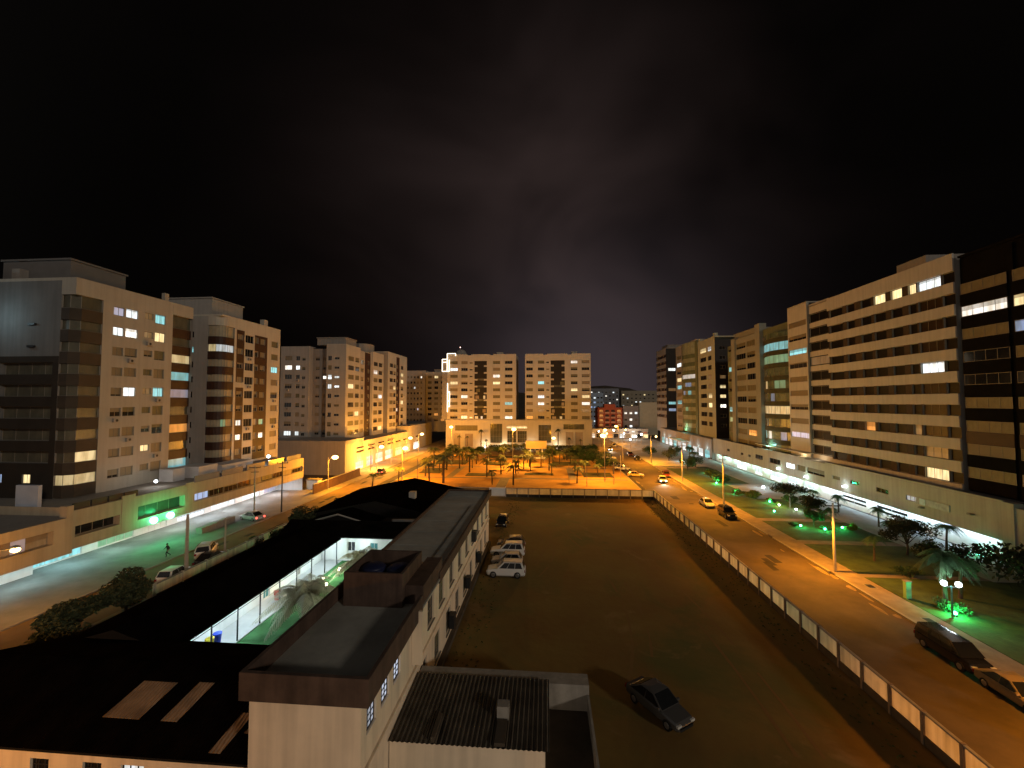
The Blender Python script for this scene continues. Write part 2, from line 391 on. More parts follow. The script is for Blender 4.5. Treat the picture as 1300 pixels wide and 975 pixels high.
# ------------------------------------------------------------------ setting: ground, streets, lawn
def sheet(name, x0, x1, y0, y1, z, material):
    m = MB(); m.quad([(x0, y0, z), (x1, y0, z), (x1, y1, z), (x0, y1, z)], material); return struct(name, m)
sheet('ground', -900, 900, -80, 1500, -.05, DARKG)
sheet('lot_ground', -14, 22.2, 10, 89.7, 0, DIRT)
m = MB(); m.box(22.9, 33.5, -20, 330, -.04, .004, ASPH); struct('street_right', m)
m = MB(); m.box(-48, -41.2, -10, 330, -.04, .004, ASPH2); struct('street_left', m)
m = MB(); m.box(-41.2, 22.9, 91.2, 98, -.04, .008, ASPH2); struct('cross_street', m)
m = MB(); m.box(33.75, 36.4, -10, 135, -.04, .13, PAVE); struct('sidewalk_right', m)
m = MB()
for y0, y1 in ((-10, 40), (41, 52.5), (53.5, 66), (67.5, 90), (92, 135)): m.box(33.5, 33.748, y0, y1, -.04, .145, KERB)
struct('kerb_right', m)
m = MB(); m.box(-56, -48.25, 24, 96, -.04, .10, FORED); m.box(-62, -56, 24, 92, -.04, .098, FORED); struct('forecourt_left', m)
m = MB(); m.box(-48.248, -48.02, 24, 96, -.04, .13, KERB); m.box(-50.5, -48.02, 96.01, 112, -.04, .12, PAVE); m.box(-55.3, -48.02, 112.01, 240, -.04, .12, PAVE); struct('pavement_left', m)
m = MB(); m.box(-41.18, -39.6, 20, 88, -.04, .11, PAVE); struct('school_pavement', m)
m = MB(); m.box(36.6, 50, 20, 135, -.04, .06, LAWN); m.box(36.6, 70, 8, 52, -.04, .055, LAWN); struct('lawn', m)
m = MB()
m.box(36.42, 50, 63.6, 65.2, -.03, .075, PAVE); m.box(36.42, 50, 75.2, 76.8, -.03, .075, PAVE); m.box(36.42, 50, 52.2, 53.2, -.03, .072, PAVE)
m.box(36.42, 46, 132, 134, -.03, .075, PAVE); struct('garden_path', m)
m = MB(); m.box(50.02, 57.6, 52, 230, -.04, .09, FORE); m.box(44, 50, 92, 108, -.03, .085, FORE); m.box(33.8, 50, 136, 230, -.04, .08, FORE); struct('forecourt_right', m)
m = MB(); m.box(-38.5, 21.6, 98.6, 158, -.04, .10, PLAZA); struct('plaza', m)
m = MB(); m.box(-38.8, 21.9, 98.3, 98.58, -.04, .14, KERB); m.box(-38.8, -38.52, 98.6, 158, -.04, .14, KERB); m.box(21.62, 21.9, 98.6, 158, -.04, .14, KERB); struct('plaza_kerb', m)
m = MB(); m.box(-41, 22.8, 158.2, 179, -.04, .006, ASPH2); struct('parking_road', m)
m = MB(); m.box(-80, -50.6, 93, 111.5, -.04, .02, DARKG); struct('vacant_ground', m)
m = MB(); m.box(-26.0, -14, 28, 52.2, -.04, .03, COURTG); m.box(-28.6, -26.0, 27, 52.2, -.03, .12, mat('arcade_floor', (.55, .54, .52), .6, .1, .5)); struct('courtyard_ground', m)
# wear on the streets
PATCH = mat('tar_patch', (.030, .024, .018), .9, .3, .6); GRIT = mat('sandy_grit', (.24, .17, .09), .95, .4, .8); m = MB(); rr = random.Random(12)
for i in range(16):
    x, y = rr.uniform(23.6, 31.5), rr.uniform(28, 150); w, l = rr.uniform(.5, 1.5), rr.uniform(.8, 5); m.quad([(x, y, .006+i*.0001), (x+w, y+rr.uniform(-.2, .2), .006+i*.0001), (x+w*rr.uniform(.8, 1.1), y+l, .006+i*.0001), (x+rr.uniform(-.1, .1), y+l, .006+i*.0001)], PATCH)
for i in range(14):
    x, y = -41.8-rr.random()*5.4, rr.uniform(36, 150); w, l = rr.uniform(.5, 1.3), rr.uniform(.8, 4); m.quad([(x, y, .006+i*.0001), (x+w, y, .006+i*.0001), (x+w, y+l, .006+i*.0001), (x, y+l, .006+i*.0001)], PATCH)
struct('road_patch', m); m = MB()
for i in range(60):
    side = i % 2; y = rr.uniform(26, 130); x = (33.3-rr.random()**2*1.3) if side else (23.0+rr.random()**2*.8); n = 7; r1, r2 = rr.uniform(.12, .5), rr.uniform(.4, 2.2)
    m.quad([(min(x+r1*math.cos(6.283*a/n)*rr.uniform(.6, 1.1), 33.48), y+r2*math.sin(6.283*a/n)*rr.uniform(.6, 1.1), .009+i*.0001) for a in range(n)], GRIT)
struct('road_grit', m)
for x, y, l in ((35.3, 49.6, 'dark square cover in the right sidewalk near the nearest pole'), (35.2, 42.4, 'dark square cover in the right sidewalk before the green cabinet')):
    t = thing('utility_cover', (x, y, .13), l, 'utility cover', 'covers in the right sidewalk'); k = MB(); k.box(x-.35, x+.35, y-.45, y+.45, .131, .14, DARKM); k.build('lid', t); k = MB(); k.box(x-.43, x+.43, y-.53, y+.53, .128, .134, CONCRETE); k.build('rim', t)
m = MB()
for x0, x1, y0, y1 in ((-38, 21, 110, 111.6), (-38, 21, 128.5, 130), (-12, -9.6, 98.8, 109.9), (6, 8, 111.8, 128.2), (-27, -25, 111.8, 128.2), (-38, 21, 146, 147.2)): m.quad([(x0, y0, .104), (x1, y0, .104), (x1, y1, .104), (x0, y1, .104)], PAVE)
struct('plaza_path', m); m = MB()
for x0, x1, y0, y1 in ((-22, -14, 113.5, 117.5), (-6, 2, 116, 119), (10, 18, 114, 121), (-36, -30, 117, 126), (-20, -12, 133, 139), (2, 14, 134, 142), (-36, -26, 134, 143), (-22, 0, 150, 156), (6, 20, 149, 157)): m.box(x0, x1, y0, y1, .06, .20, mat('shade_bed', (.07, .06, .02), .95, .4, .6, bump=.5))  # dark beds added where palm shadows darken the plaza
struct('shade_bed', m)
# far hills
m = MB()
pts = []
for i in range(61):
    x = -700+i*28; h = 18+16*math.exp(-((x-150)/110)**2)+9*math.exp(-((x+60)/190)**2)+random.uniform(-2, 2.6)
    pts.append((x, h))
for (x0, h0), (x1, h1) in zip(pts, pts[1:]):
    m.quad([(x0, 900, -.04), (x1, 900, -.04), (x1, 1000, h1*1.55), (x0, 1000, h0*1.55)], DARKG); m.quad([(x0, 1000, h0*1.55), (x1, 1000, h1*1.55), (x1, 1300, 0), (x0, 1300, 0)], DARKG)
struct('hill', m)

# ------------------------------------------------------------------ left row of towers (street face at X = -62.6)
def tower(name, loc, label): return thing(name, loc, label, 'apartment tower', 'apartment towers round the square')

def tower_corner_lit():        # nearest tower of the left row
    t = tower('apartment_tower', (-70, 60, 0), 'tall beige apartment tower with grey glazed corner balconies and small windows')
    zs = [33.05-2.96*i for i in range(9)]       # window sill levels minus ~1 handled by dz
    E = Face('E', -62.6, 53.9, 65.0); b = MB()
    cols = [(55.35, 56.9, -.1, 1.25), (57.15, 59.0, -.1, 1.35), (60.1, 61.5, .25, 1.0), (61.85, 63.65, -.1, 1.5)]
    g = grid(cols, zs); holes = [h for r in g for h in r]
    wall_face(b, E, 7.0, 36.6, holes, BEIGE)
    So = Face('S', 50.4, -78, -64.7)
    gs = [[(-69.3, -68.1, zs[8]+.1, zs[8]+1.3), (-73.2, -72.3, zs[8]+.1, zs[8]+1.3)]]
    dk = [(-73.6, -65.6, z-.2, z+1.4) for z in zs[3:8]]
    wall_face(b, So, 7.0, 36.6, gs[0]+dk, mat('dim_grey_render', (.15, .15, .15), .9, .1, .3, streak=.15), [(-78, -64.7, 7, 26.4, mat('shaded_taupe_render', (.028, .022, .017), .9, .2))], depth=.9)  # shade from the neighbouring tower put into the dark lower wall colour
    for z in (27.6, 30.6): b.box(-69.2, -68.2, 50.1, 50.38, z, z+.25, DARKM)
    # corner notch behind the balconies, recess behind the far balconies, back and top
    b.quad([(-64.7, 50.4, 7), (-64.7, 53.9, 7), (-64.7, 53.9, 34.7), (-64.7, 50.4, 34.7)], GREY)
    b.quad([(-64.7, 53.9, 7), (-62.6, 53.9, 7), (-62.6, 53.9, 34.7), (-64.7, 53.9, 34.7)], GREY)
    b.quad([(-64.2, 65.0, 7), (-64.2, 69, 7), (-64.2, 69, 35), (-64.2, 65.0, 35)], GREY)
    b.quad([(-62.6, 65.0, 7), (-64.2, 65.0, 7), (-64.2, 65.0, 35), (-62.6, 65.0, 35)], BEIGE)
    b.quad([(-62.6, 69, 7), (-78, 69, 7), (-78, 69, 36.6), (-62.6, 69, 36.6)], GREY); b.quad([(-78, 50.4, 7), (-78, 69, 7), (-78, 69, 36.6), (-78, 50.4, 36.6)], GREY)
    b.box(-78, -62.58, 50.38, 69, 36.6, 37.0, BEIGE)
    b.box(-64.7, -62.58, 50.38, 53.9, 34.7, 36.6, BEIGE); b.box(-64.2, -62.58, 65.0, 69, 35.0, 36.6, BEIGE)
    b.build('wall', t)
    L = {(0, 0): 'L', (0, 1): 'C', (0, 2): 'D', (0, 3): 'Y', (1, 0): 'C', (1, 1): 'H', (1, 2): 'D', (1, 3): 'W', (4, 1): 'C', (4, 2): 'D', (4, 3): 'Y', (7, 2): 'W'}
    put_windows(t, E, g, {**L}, 'cccs', rnd=random.Random(3))
    for c, r in ((58.0, 2), (62.7, 4), (58.1, 6), (60.8, 1), (56.1, 5), (62.6, 7)): air_con(t, E, c, zs[r]-.95)
    put_windows(t, So, gs, {(0, 0): 'W', (0, 1): 'B'}, 'ggg', rnd=random.Random(4))
    for h in dk: window(t, So, *h, BGLASS, depth=.8, mull=3, name='window_band')
    path = [(-64.7, 50.42), (-63.5, 50.42), (-62.62, 51.2), (-62.62, 53.88)]
    fl = [z-1.5 for z in zs]
    bay(t, path, fl, 1.35, 34.7, OLIVE if False else mat('taupe_parapet', (.05, .037, .026), .8, .2), BGLASS, {8: 'W', (7, 2): 'W'})
    bay(t, [(-62.9, 65.02), (-62.9, 68.95)], fl, 1.25, 35.0, BROWN, BGLASS, {2: 'W', 3: 'Y', 4: 'L', 6: 'O', 8: 'Y'})
    roof_block(t, -76, -65.6, 52, 59.6, 37, 40.2, mat('dim_slate_render', (.13, .125, .125), .9, .1)); 
    c = MB(); c.box(-63.4, -62.8, 63.6, 64.3, 37, 38.3, BEIGE); c.build('chimney', t); c = MB(); c.box(-73.2, -72, 51, 52, 37, 38.6, GREY); c.build('chimney', t)
    return t
t1 = tower_corner_lit()

def tower_rounded():
    t = tower('apartment_tower', (-70, 84, 0), 'beige apartment tower with dark brown stripes and a rounded corner stack of brown balconies')
    zs = [32.1-2.93*i for i in range(9)]; X = -62.6
    E = Face('E', X, 79.0, 93.5); b = MB()
    cols = [(79.9, 81.4, .9, 1.15), (82.1, 84.5, .6, 1.6), (85.0, 86.0, .8, 1.3), (86.7, 88.2, .8, 1.2), (90.4, 92.7, .7, 1.35)]
    g = grid(cols, zs)
    P = [(79.6, 81.8, 24.3, 35.0, BROWN), (79.6, 81.8, 8, 23.2, BROWN), (84.9, 89.0, 8, 34.7, BROWN)]
    wall_face(b, E, 7, 37.0, [h for r in g for h in r], CREAM, P)
    So = Face('S', 75.6, -78, -65.4); gs = grid([(-69.4, -68.3, .7, 1.2)], zs)
    wall_face(b, So, 7, 37.0, [h for r in gs for h in r], PALE)
    b.quad([(-65.4, 75.6, 7), (-65.4, 79, 7), (-65.4, 79, 35.2), (-65.4, 75.6, 35.2)], GREY); b.quad([(-65.4, 79, 7), (X, 79, 7), (X, 79, 35.2), (-65.4, 79, 35.2)], GREY)
    b.quad([(X, 93.5, 7), (-78, 93.5, 7), (-78, 93.5, 37), (X, 93.5, 37)], GREY); b.quad([(-78, 75.6, 7), (-78, 93.5, 7), (-78, 93.5, 37), (-78, 75.6, 37)], GREY)
    b.box(-78, X+.02, 75.58, 93.5, 37, 37.3, CREAM)
    b.prism([(-65.4, 75.6)] + arc(-64.4, 77.4, 1.8, 1.8, -90, 0, 6) + [(X, 79), (-65.4, 79)], 35.2, 37.0, CREAM)
    b.build('wall', t)
    L = {(3, 4): '-', (2, 4): 'Y', (6, 2): 'D', (6, 0): 'C', (7, 0): 'H', (7, 3): 'H', (6, 3): 'G'}
    L = {k: v for k, v in L.items() if v != '-'}
    for r in range(9): L.setdefault((r, 1), 'g'); L.setdefault((r, 3), 'c'); L.setdefault((r, 0), 'c')
    put_windows(t, E, g, L, 'cs', rnd=random.Random(5)); put_windows(t, So, gs, {(1, 0): 'Y', (0, 0): 'g'}, 'g')
    for c, r in ((83.3, 1), (83.3, 3), (91.6, 4), (91.5, 6), (83.2, 6)): air_con(t, E, c, zs[r]-.2)
    path = [(-65.38, 75.62), (-64.4, 75.6)] + arc(-64.4, 77.4, 1.8, 1.8, -90, 0, 5)[1:] + [(X, 78.98)]
    bay(t, path, [z-.35 for z in zs], 1.25, 35.2, BROWN, mat('drawn_balcony_blind', (.30, .26, .18), .7, .15, 1.2), {1: 'C', (6, 5): 'G', (6, 4): 'G', (1, 0): 'W', (1, 1): 'W'})
    roof_block(t, -76, -66.4, 77.5, 86, 37.3, 41.2, PALE)
    c = MB(); c.box(-64.2, -63.2, 88.6, 89.8, 37.3, 38.8, CREAM); c.build('chimney', t)
tower_rounded()

def tower_winged():
    t = tower('apartment_tower', (-70, 135, 0), 'long beige apartment block of stepped wings with a grey recess facing the camera')
    zs = [32.3-2.92*i for i in range(9)]; b = MB()
    A = Face('S', 124, -82.7, -73.4); ga = grid([(-81.3, -79.0, .9, 1.4), (-77.7, -76.4, .9, 1.3), (-75.7, -74.6, .8, .9)], zs)
    B_ = Face('S', 126.2, -73.4, -67.8); gb = grid([(-72.6, -71.2, 1.0, 1.0), (-70.1, -68.6, 1.0, 1.0)], zs)
    C_ = Face('S', 124, -67.8, -61.5); gc = grid([(-67.3, -66.1, .8, 1.4), (-65.2, -63.6, 1.1, .7)], zs)
    E = Face('E', -61.5, 124, 134); ge = grid([(125.6, 129.4, .9, 1.5), (130.4, 133.3, .9, 1.5)], zs)
    E2 = Face('E', -62.4, 134, 144); ge2 = grid([(136.6, 138.6, .9, 1.4), (141.6, 143.0, .9, 1.4)], zs)
    E3 = Face('E', -61.5, 144, 154); ge3 = grid([(145.0, 148.5, .9, 1.5), (149.4, 152.8, .9, 1.5)], zs)
    for F, g, mm, P, zt in ((A, ga, PALE, (), 37.4), (B_, gb, GREY, (), 36.8), (C_, gc, BEIGE, (), 38), (E, ge, CREAM, (), 38), (E2, ge2, BEIGE, [(134, 136, 8, 38, BROWN), (139.4, 144, 8, 38, BROWN)], 37.4), (E3, ge3, CREAM, (), 38)):
        wall_face(b, F, 7, zt, [h for r in g for h in r], mm, P)
    b.quad([(-73.4, 124, 7), (-73.4, 126.2, 7), (-73.4, 126.2, 37.4), (-73.4, 124, 37.4)], PALE); b.quad([(-67.8, 124, 7), (-67.8, 126.2, 7), (-67.8, 126.2, 38), (-67.8, 124, 38)], BEIGE)
    b.quad([(-61.5, 134, 7), (-62.4, 134, 7), (-62.4, 134, 38), (-61.5, 134, 38)], BEIGE); b.quad([(-62.4, 144, 7), (-61.5, 144, 7), (-61.5, 144, 38), (-62.4, 144, 38)], CREAM)
    b.quad([(-61.5, 154, 7), (-82.7, 154, 7), (-82.7, 154, 37), (-61.5, 154, 37)], GREY); b.quad([(-82.7, 124, 7), (-82.7, 154, 7), (-82.7, 154, 37), (-82.7, 124, 37)], GREY)
    b.box(-82.7, -73.4, 124, 154, 37.4, 37.6, PALE); b.box(-73.4, -67.8, 126.2, 154, 36.8, 37.0, GREY); b.box(-67.8, -61.5, 124, 134, 38, 38.2, CREAM); b.box(-67.8, -61.5, 144, 154, 38, 38.2, CREAM); b.box(-67.8, -62.4, 134, 144, 37.4, 37.6, CREAM)
    b.build('wall', t)
    rr = random.Random(6)
    put_windows(t, A, ga, {(1, 0): 'H', (1, 1): 'C', (8, 0): 'C', (8, 1): 'C'}, 'gsc', rnd=rr)
    for c, r in ((-80.2, 3), (-80.1, 5), (-77, 2)): air_con(t, A, c, zs[r]+.1)
    put_windows(t, B_, gb, {(2, 1): 'H'}, 'ccc', rnd=rr); put_windows(t, C_, gc, {(2, 0): 'C', (2, 1): 'C', (3, 0): 'C', (3, 1): 'C'}, 'gs', rnd=rr)
    put_windows(t, E, ge, {(3, 0): 'W', (6, 1): 'W', (2, 0): 's'}, 'gss', rnd=rr); put_windows(t, E2, ge2, {}, 'sgc', rnd=rr)
    put_windows(t, E3, ge3, {(1, 0): 'H', (4, 1): 'C', (8, 1): 'W'}, 'sgs', rnd=rr)
    roof_block(t, -72, -62.6, 126, 133, 38.2, 40.6, GREY); 
    c = MB(); c.prism([(x-66, y+147) for x, y in arc(0, 0, 3.2, 4.4, 0, 330, 11)], 38.2, 41.0, GREY); c.build('roof_block', t)
tower_winged()

def tower_stripe():
    t = tower('apartment_tower', (-66, 168, 0), 'narrow tan apartment tower with one dark brown stripe, past the stepped block')
    zs = [33.0-2.92*i for i in range(9)]; b = MB(); X = -60.6
    E = Face('E', X, 156, 178); g = grid([(158, 161.6, .9, 1.5), (162, 164.6, .9, 1.5), (165.6, 166.8, .9, 1.3), (170.6, 173.6, .8, 1.6)], zs)
    wall_face(b, E, 7, 39.4, [h for r in g for h in r], CREAM, [(165.1, 168.8, 8, 38.5, BROWN)])
    So = Face('S', 156, -76, X); wall_face(b, So, 7, 39.4, [], GREY)
    b.quad([(X, 178, 7), (-76, 178, 7), (-76, 178, 39), (X, 178, 39)], GREY); b.box(-76, X, 156, 178, 39.4, 39.7, CREAM)
    b.build('wall', t)
    put_windows(t, E, g, {(3, 1): 'W', (1, 3): 'W', (2, 3): 'W', (5, 3): 'W', (6, 2): 'H'}, 'gsc', rnd=random.Random(8))
tower_stripe()

def tower_far_pale():
    t = tower('apartment_tower', (-62, 210, 0), 'pale plain apartment tower with a dense grid of tiny windows, left of the lit outline')
    zs = [31.5-2.75*i for i in range(9)]; b = MB()
    So = Face('S', 210, -74, -61.8); g = grid([(-73+i*1.75, -72.2+i*1.75, .9, 1.1) for i in range(6)], zs)
    wall_face(b, So, 5, 35.9, [h for r in g for h in r], PALE)
    S2 = Face('S', 211.5, -61.8, -44); g2 = grid([(-60.8+i*3.4, -58.8+i*3.4, .9, 1.3) for i in range(5)], zs)
    wall_face(b, S2, 5, 35.4, [h for r in g2 for h in r], BEIGE)
    b.quad([(-61.8, 210, 5), (-61.8, 211.5, 5), (-61.8, 211.5, 35.9), (-61.8, 210, 35.9)], BEIGE); b.quad([(-44, 211.5, 5), (-44, 226, 5), (-44, 226, 35.4), (-44, 211.5, 35.4)], BEIGE)
    b.box(-74, -61.8, 210, 226, 35.9, 36.3, PALE); b.box(-61.8, -44, 211.5, 226, 35.4, 35.7, BEIGE); b.build('wall', t)
    rr = random.Random(9); put_windows(t, So, g, {(2, 3): 'C', (0, 5): 'H', (6, 4): 'L'}, 'gsc', rnd=rr, mull=0); put_windows(t, S2, g2, {(0, 1): 'W', (7, 1): 'O', (8, 2): 'O', (5, 3): 'W'}, 'sgc', rnd=rr, mull=1)
    roof_block(t, -58, -50, 214, 222, 35.7, 37.2, GREY)
tower_far_pale()

def neighbour_dark():
    t = tower('apartment_tower', (-82, 44, 0), 'dark unlit blue-grey tower wall cut by the left edge of the photo')
    b = MB(); b.box(-92, -75.0, 38, 50, 0, 39.2, mat('slate_render', (.11, .12, .16), .9, .15)); b.build('wall', t)
    k = MB(); k.box(-74.98, -74.6, 46.4, 46.8, 32.6, 32.9, GREY); k.build('wall_lamp', t); light('POINT', (-72.4, 47.2, 31.6), 230, (.62, .92, 1), t, .3)
    for i in range(6): window(t, Face('E', -74.98, 38, 50), 42, 44, 9+i*5, 10.3+i*5, GLASS, depth=-.06)
# placed so that only its far edge enters the frame
neighbour_dark()

# ------------------------------------------------------------------ centre pair and their shared podium
def tower_centre(x0, x1, cols, strip, label, litm, y=180, seed=1, smalls=None, slit=()):
    t = tower('apartment_tower', ((x0+x1)/2, y, 0), label)
    b = MB(); zs = [36.85-2.98*i - 1.0 for i in range(9)]
    F = Face('S', y, x0, x1); g = grid(cols, zs)
    holes = [h for r in g for h in r] + [(strip[0], strip[1], 12.9, 38.1)]
    wall_face(b, F, 12.6, 40.6, holes, CREAM, depth=.45)
    b.quad([(x0, y, 12.6), (x0, y+16, 12.6), (x0, y+16, 40.6), (x0, y, 40.6)], BEIGE); b.quad([(x1, y, 12.6), (x1, y+16, 12.6), (x1, y+16, 40.6), (x1, y, 40.6)], BEIGE)
    w = x1-x0; s0, s1 = strip
    b.box(x0, s0-3.2, y, y+16, 40.6, 41.0, CREAM); b.box(s0-3.2, s0-1.4, y+.6, y+16, 40.3, 40.5, BEIGE); b.box(s0-1.4, s1+1.2, y, y+16, 40.6, 41.0, CREAM); b.box(s1+1.2, s1+2.8, y+.6, y+16, 40.3, 40.5, BEIGE); b.box(s1+2.8, x1, y, y+16, 40.6, 41.0, CREAM)
    b.build('wall', t)
    put_windows(t, F, g, litm, 'ssgsc', rnd=random.Random(seed), depth=.2)
    # recessed dark glazed balcony strip
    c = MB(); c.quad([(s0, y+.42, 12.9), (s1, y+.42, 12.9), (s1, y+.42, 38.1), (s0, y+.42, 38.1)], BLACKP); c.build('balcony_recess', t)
    rr = random.Random(seed+50)
    for r, z in enumerate(zs):
        k = MB(); k.box(s0, s0+1.3, y+.05, y+.40, z-.35, z+.35, CREAM); k.box(s1-1.3, s1, y+.05, y+.40, z-.35, z+.35, CREAM)
        if r > 1: k.box(s0+1.3, s1-1.3, y+.22, y+.30, z-.3, z+.55, BGLASS if rr.random() < .6 else BLACKP)
        o = k.build('balcony', t)
        for (rw, a, b2, key) in slit:
            if rw == r:
                q = MB(); q.quad([(s0+a, y+.36, z+.6), (s0+b2, y+.36, z+.6), (s0+b2, y+.36, z+2.0), (s0+a, y+.36, z+2.0)], LM[key]); q.build('pane', o)
    roof_block(t, x0+.72*w, x0+.80*w, y+2, y+6, 41, 42.0, CREAM, 'chimney')
    return t
H = 1.3
c1 = [(-41.8, -38.5, .9, H), (-36.9, -34.1, .9, H), (-33.2, -31.9, 1.1, .6), (-22.9, -19.8, .9, H), (-17.7, -14.4, .9, H)]
tc1 = tower_centre(-43.1, -12.9, c1, (-31.1, -25.6), 'beige apartment tower beyond the plaza with a white light outline on its left corner',
    {(1, 0): 'C', (3, 0): 'W', (3, 1): 'c', (5, 1): 'H', (8, 1): 'W', (2, 3): 'H', (3, 3): 'W', (6, 4): 'Y', (8, 4): 'H', (8, 2): 'W', (4, 1): 'g', (1, 1): 'g', (2, 4): 'g', (0, 4): 'g', (1, 4): 'g', (3, 4): 'g', (6, 1): 'g'},
    seed=11, slit=[(5, .4, 2.0, 'D'), (8, .3, 1.6, 'W'), (8, 2.8, 3.6, 'H'), (5, 3.9, 4.8, 'W'), (7, 3.6, 5.0, 'D'), (4, .8, 2.4, 's')])
c2 = [(-8.4, -5.6, .9, H), (-3.4, -.7, .9, H), (.2, 1.4, 1.1, .6), (10.7, 13.5, .9, H), (15.3, 18.6, .9, H)]
tower_centre(-8.9, 19.1, c2, (2.1, 8.1), 'beige apartment tower beyond the plaza beside the gap where the far street shows',
    {(3, 1): 'Y', (5, 1): 'C', (6, 1): 'H', (0, 3): 'H', (4, 3): 'W', (5, 4): 'W', (6, 4): 'H', (7, 4): 'D', (8, 1): 'g', (0, 0): 'g', (1, 0): 'g', (8, 0): 'O', (7, 1): 'D'},
    seed=12, slit=[(3, 4.1, 5.6, 's'), (8, 3.8, 4.8, 'W'), (8, .6, 2.2, 'D'), (6, 4.6, 5.6, 'D'), (7, .4, 1.6, 'D')])
# white outline lights up the left corner of the centre tower
m = MB()
def ltube(a, b): m.tube([a, b], [.13, .13], LED, 6)
y = 179.7
for a, b in (((-43.1, 33.6), (-43.1, 41.4)), ((-43.1, 41.4), (-39.4, 41.4)), ((-45.3, 33.6), (-45.3, 38.9)), ((-45.3, 33.6), (-42.3, 33.6)), ((-45.3, 38.9), (-43.1, 38.9)), ((-45.3, 37.6), (-43.1, 37.6)), ((-42.2, 33.6), (-42.2, 38.6)), ((-39.4, 41.4), (-39.4, 40.4)),
             ((-42.9, 15.8), (-42.9, 28.4)), ((-42.0, 18.2), (-42.0, 24.6)), ((-42.9, 18.2), (-42.0, 18.2)), ((-42.9, 20.6), (-42.0, 20.6)), ((-42.9, 24.6), (-42.0, 24.6))):
    ltube((a[0], y, a[1]), (b[0], y, b[1]))
m.build('led_outline', tc1)
m = MB(); m.prism([(x-38.6, yy+188) for x, yy in arc(0, 0, 2.6, 2.6, 0, 330, 11)], 41, 42.6, GREY); m.ball((-38.6, 188, 42.6), 2.3, GREY, sz=.7); m.ball((-38.6, 186, 44.9), .22, lit('roof_beacon', (1, .6, .5), 5, 0)); m.tube([(-38.6, 186, 42), (-38.6, 186, 44.9)], [.05, .05], DARKM, 5); m.build('roof_dome', tc1)
m = MB(); m.box(-45.4, -43.12, 179.9, 183, 12.6, 39, GREY); m.build('lift_shaft', tc1)

p = thing('podium_building', (-12, 180, 0), 'tall cream shop podium with large glazed bays joining the two towers beyond the plaza', 'shop building')
F = Face('S', 179.4, -43.4, 19.4)
op = [(-39.4, -29.5, 7.8, 10.1), (-24.0, -18.8, 2.6, 10.8), (-17.0, -8.0, 8.8, 10.0), (-16.6, -12.8, 2.8, 7.8), (-12.2, -8.2, 2.8, 7.8), (-3.2, 2.2, 2.8, 10.4), (7.4, 16.2, 8.5, 10.8), (8.4, 11.6, 1.0, 7.4), (12.4, 15.6, 1.0, 7.4), (-40, -37, .2, 6.5), (-35, -31.5, .2, 6.5)]
m = MB(); wall_face(m, F, 0, 12.58, op, CREAM, depth=.5)
m.box(-43.4, 19.4, 179.42, 198, 12.4, 12.58, CREAM, 's'); m.box(-43.6, 19.6, 179.1, 179.38, 11.7, 12.4, CREAM); m.box(-17.4, -7.6, 179.0, 179.38, 8.1, 8.5, CREAM)
for x in (-43.4, 19.4): m.quad([(x, 179.4, 0), (x, 198, 0), (x, 198, 12.5), (x, 179.4, 12.5)], BEIGE)
m.build('wall', p)
SHOPG = mat('shop_glazing', (.05, .05, .035), .12, .5, .35, spec=.6)
for i, o in enumerate(op): window(p, F, o[0], o[1], o[2], o[3], [LM['s'], SHOPG, LM['W'], SHOPG, SHOPG, SHOPG, SHOPG, LM['D'], LM['D'], LM['D'], LM['D']][i], depth=.4, rows=3 if o[3]-o[2] > 4 else 1)
for i, x in enumerate((-26.0, -17.8, -6.4, 4.6)):
    light('POINT', (x, 177.4, 1.4), 800, (1, .86, .56), p, .2); m = MB(); m.ball((x, 177.8, 1.0), .42, lit('warm_flood_glass', (1, .9, .66), 5, 0)); m.build('flood_lamp', p)

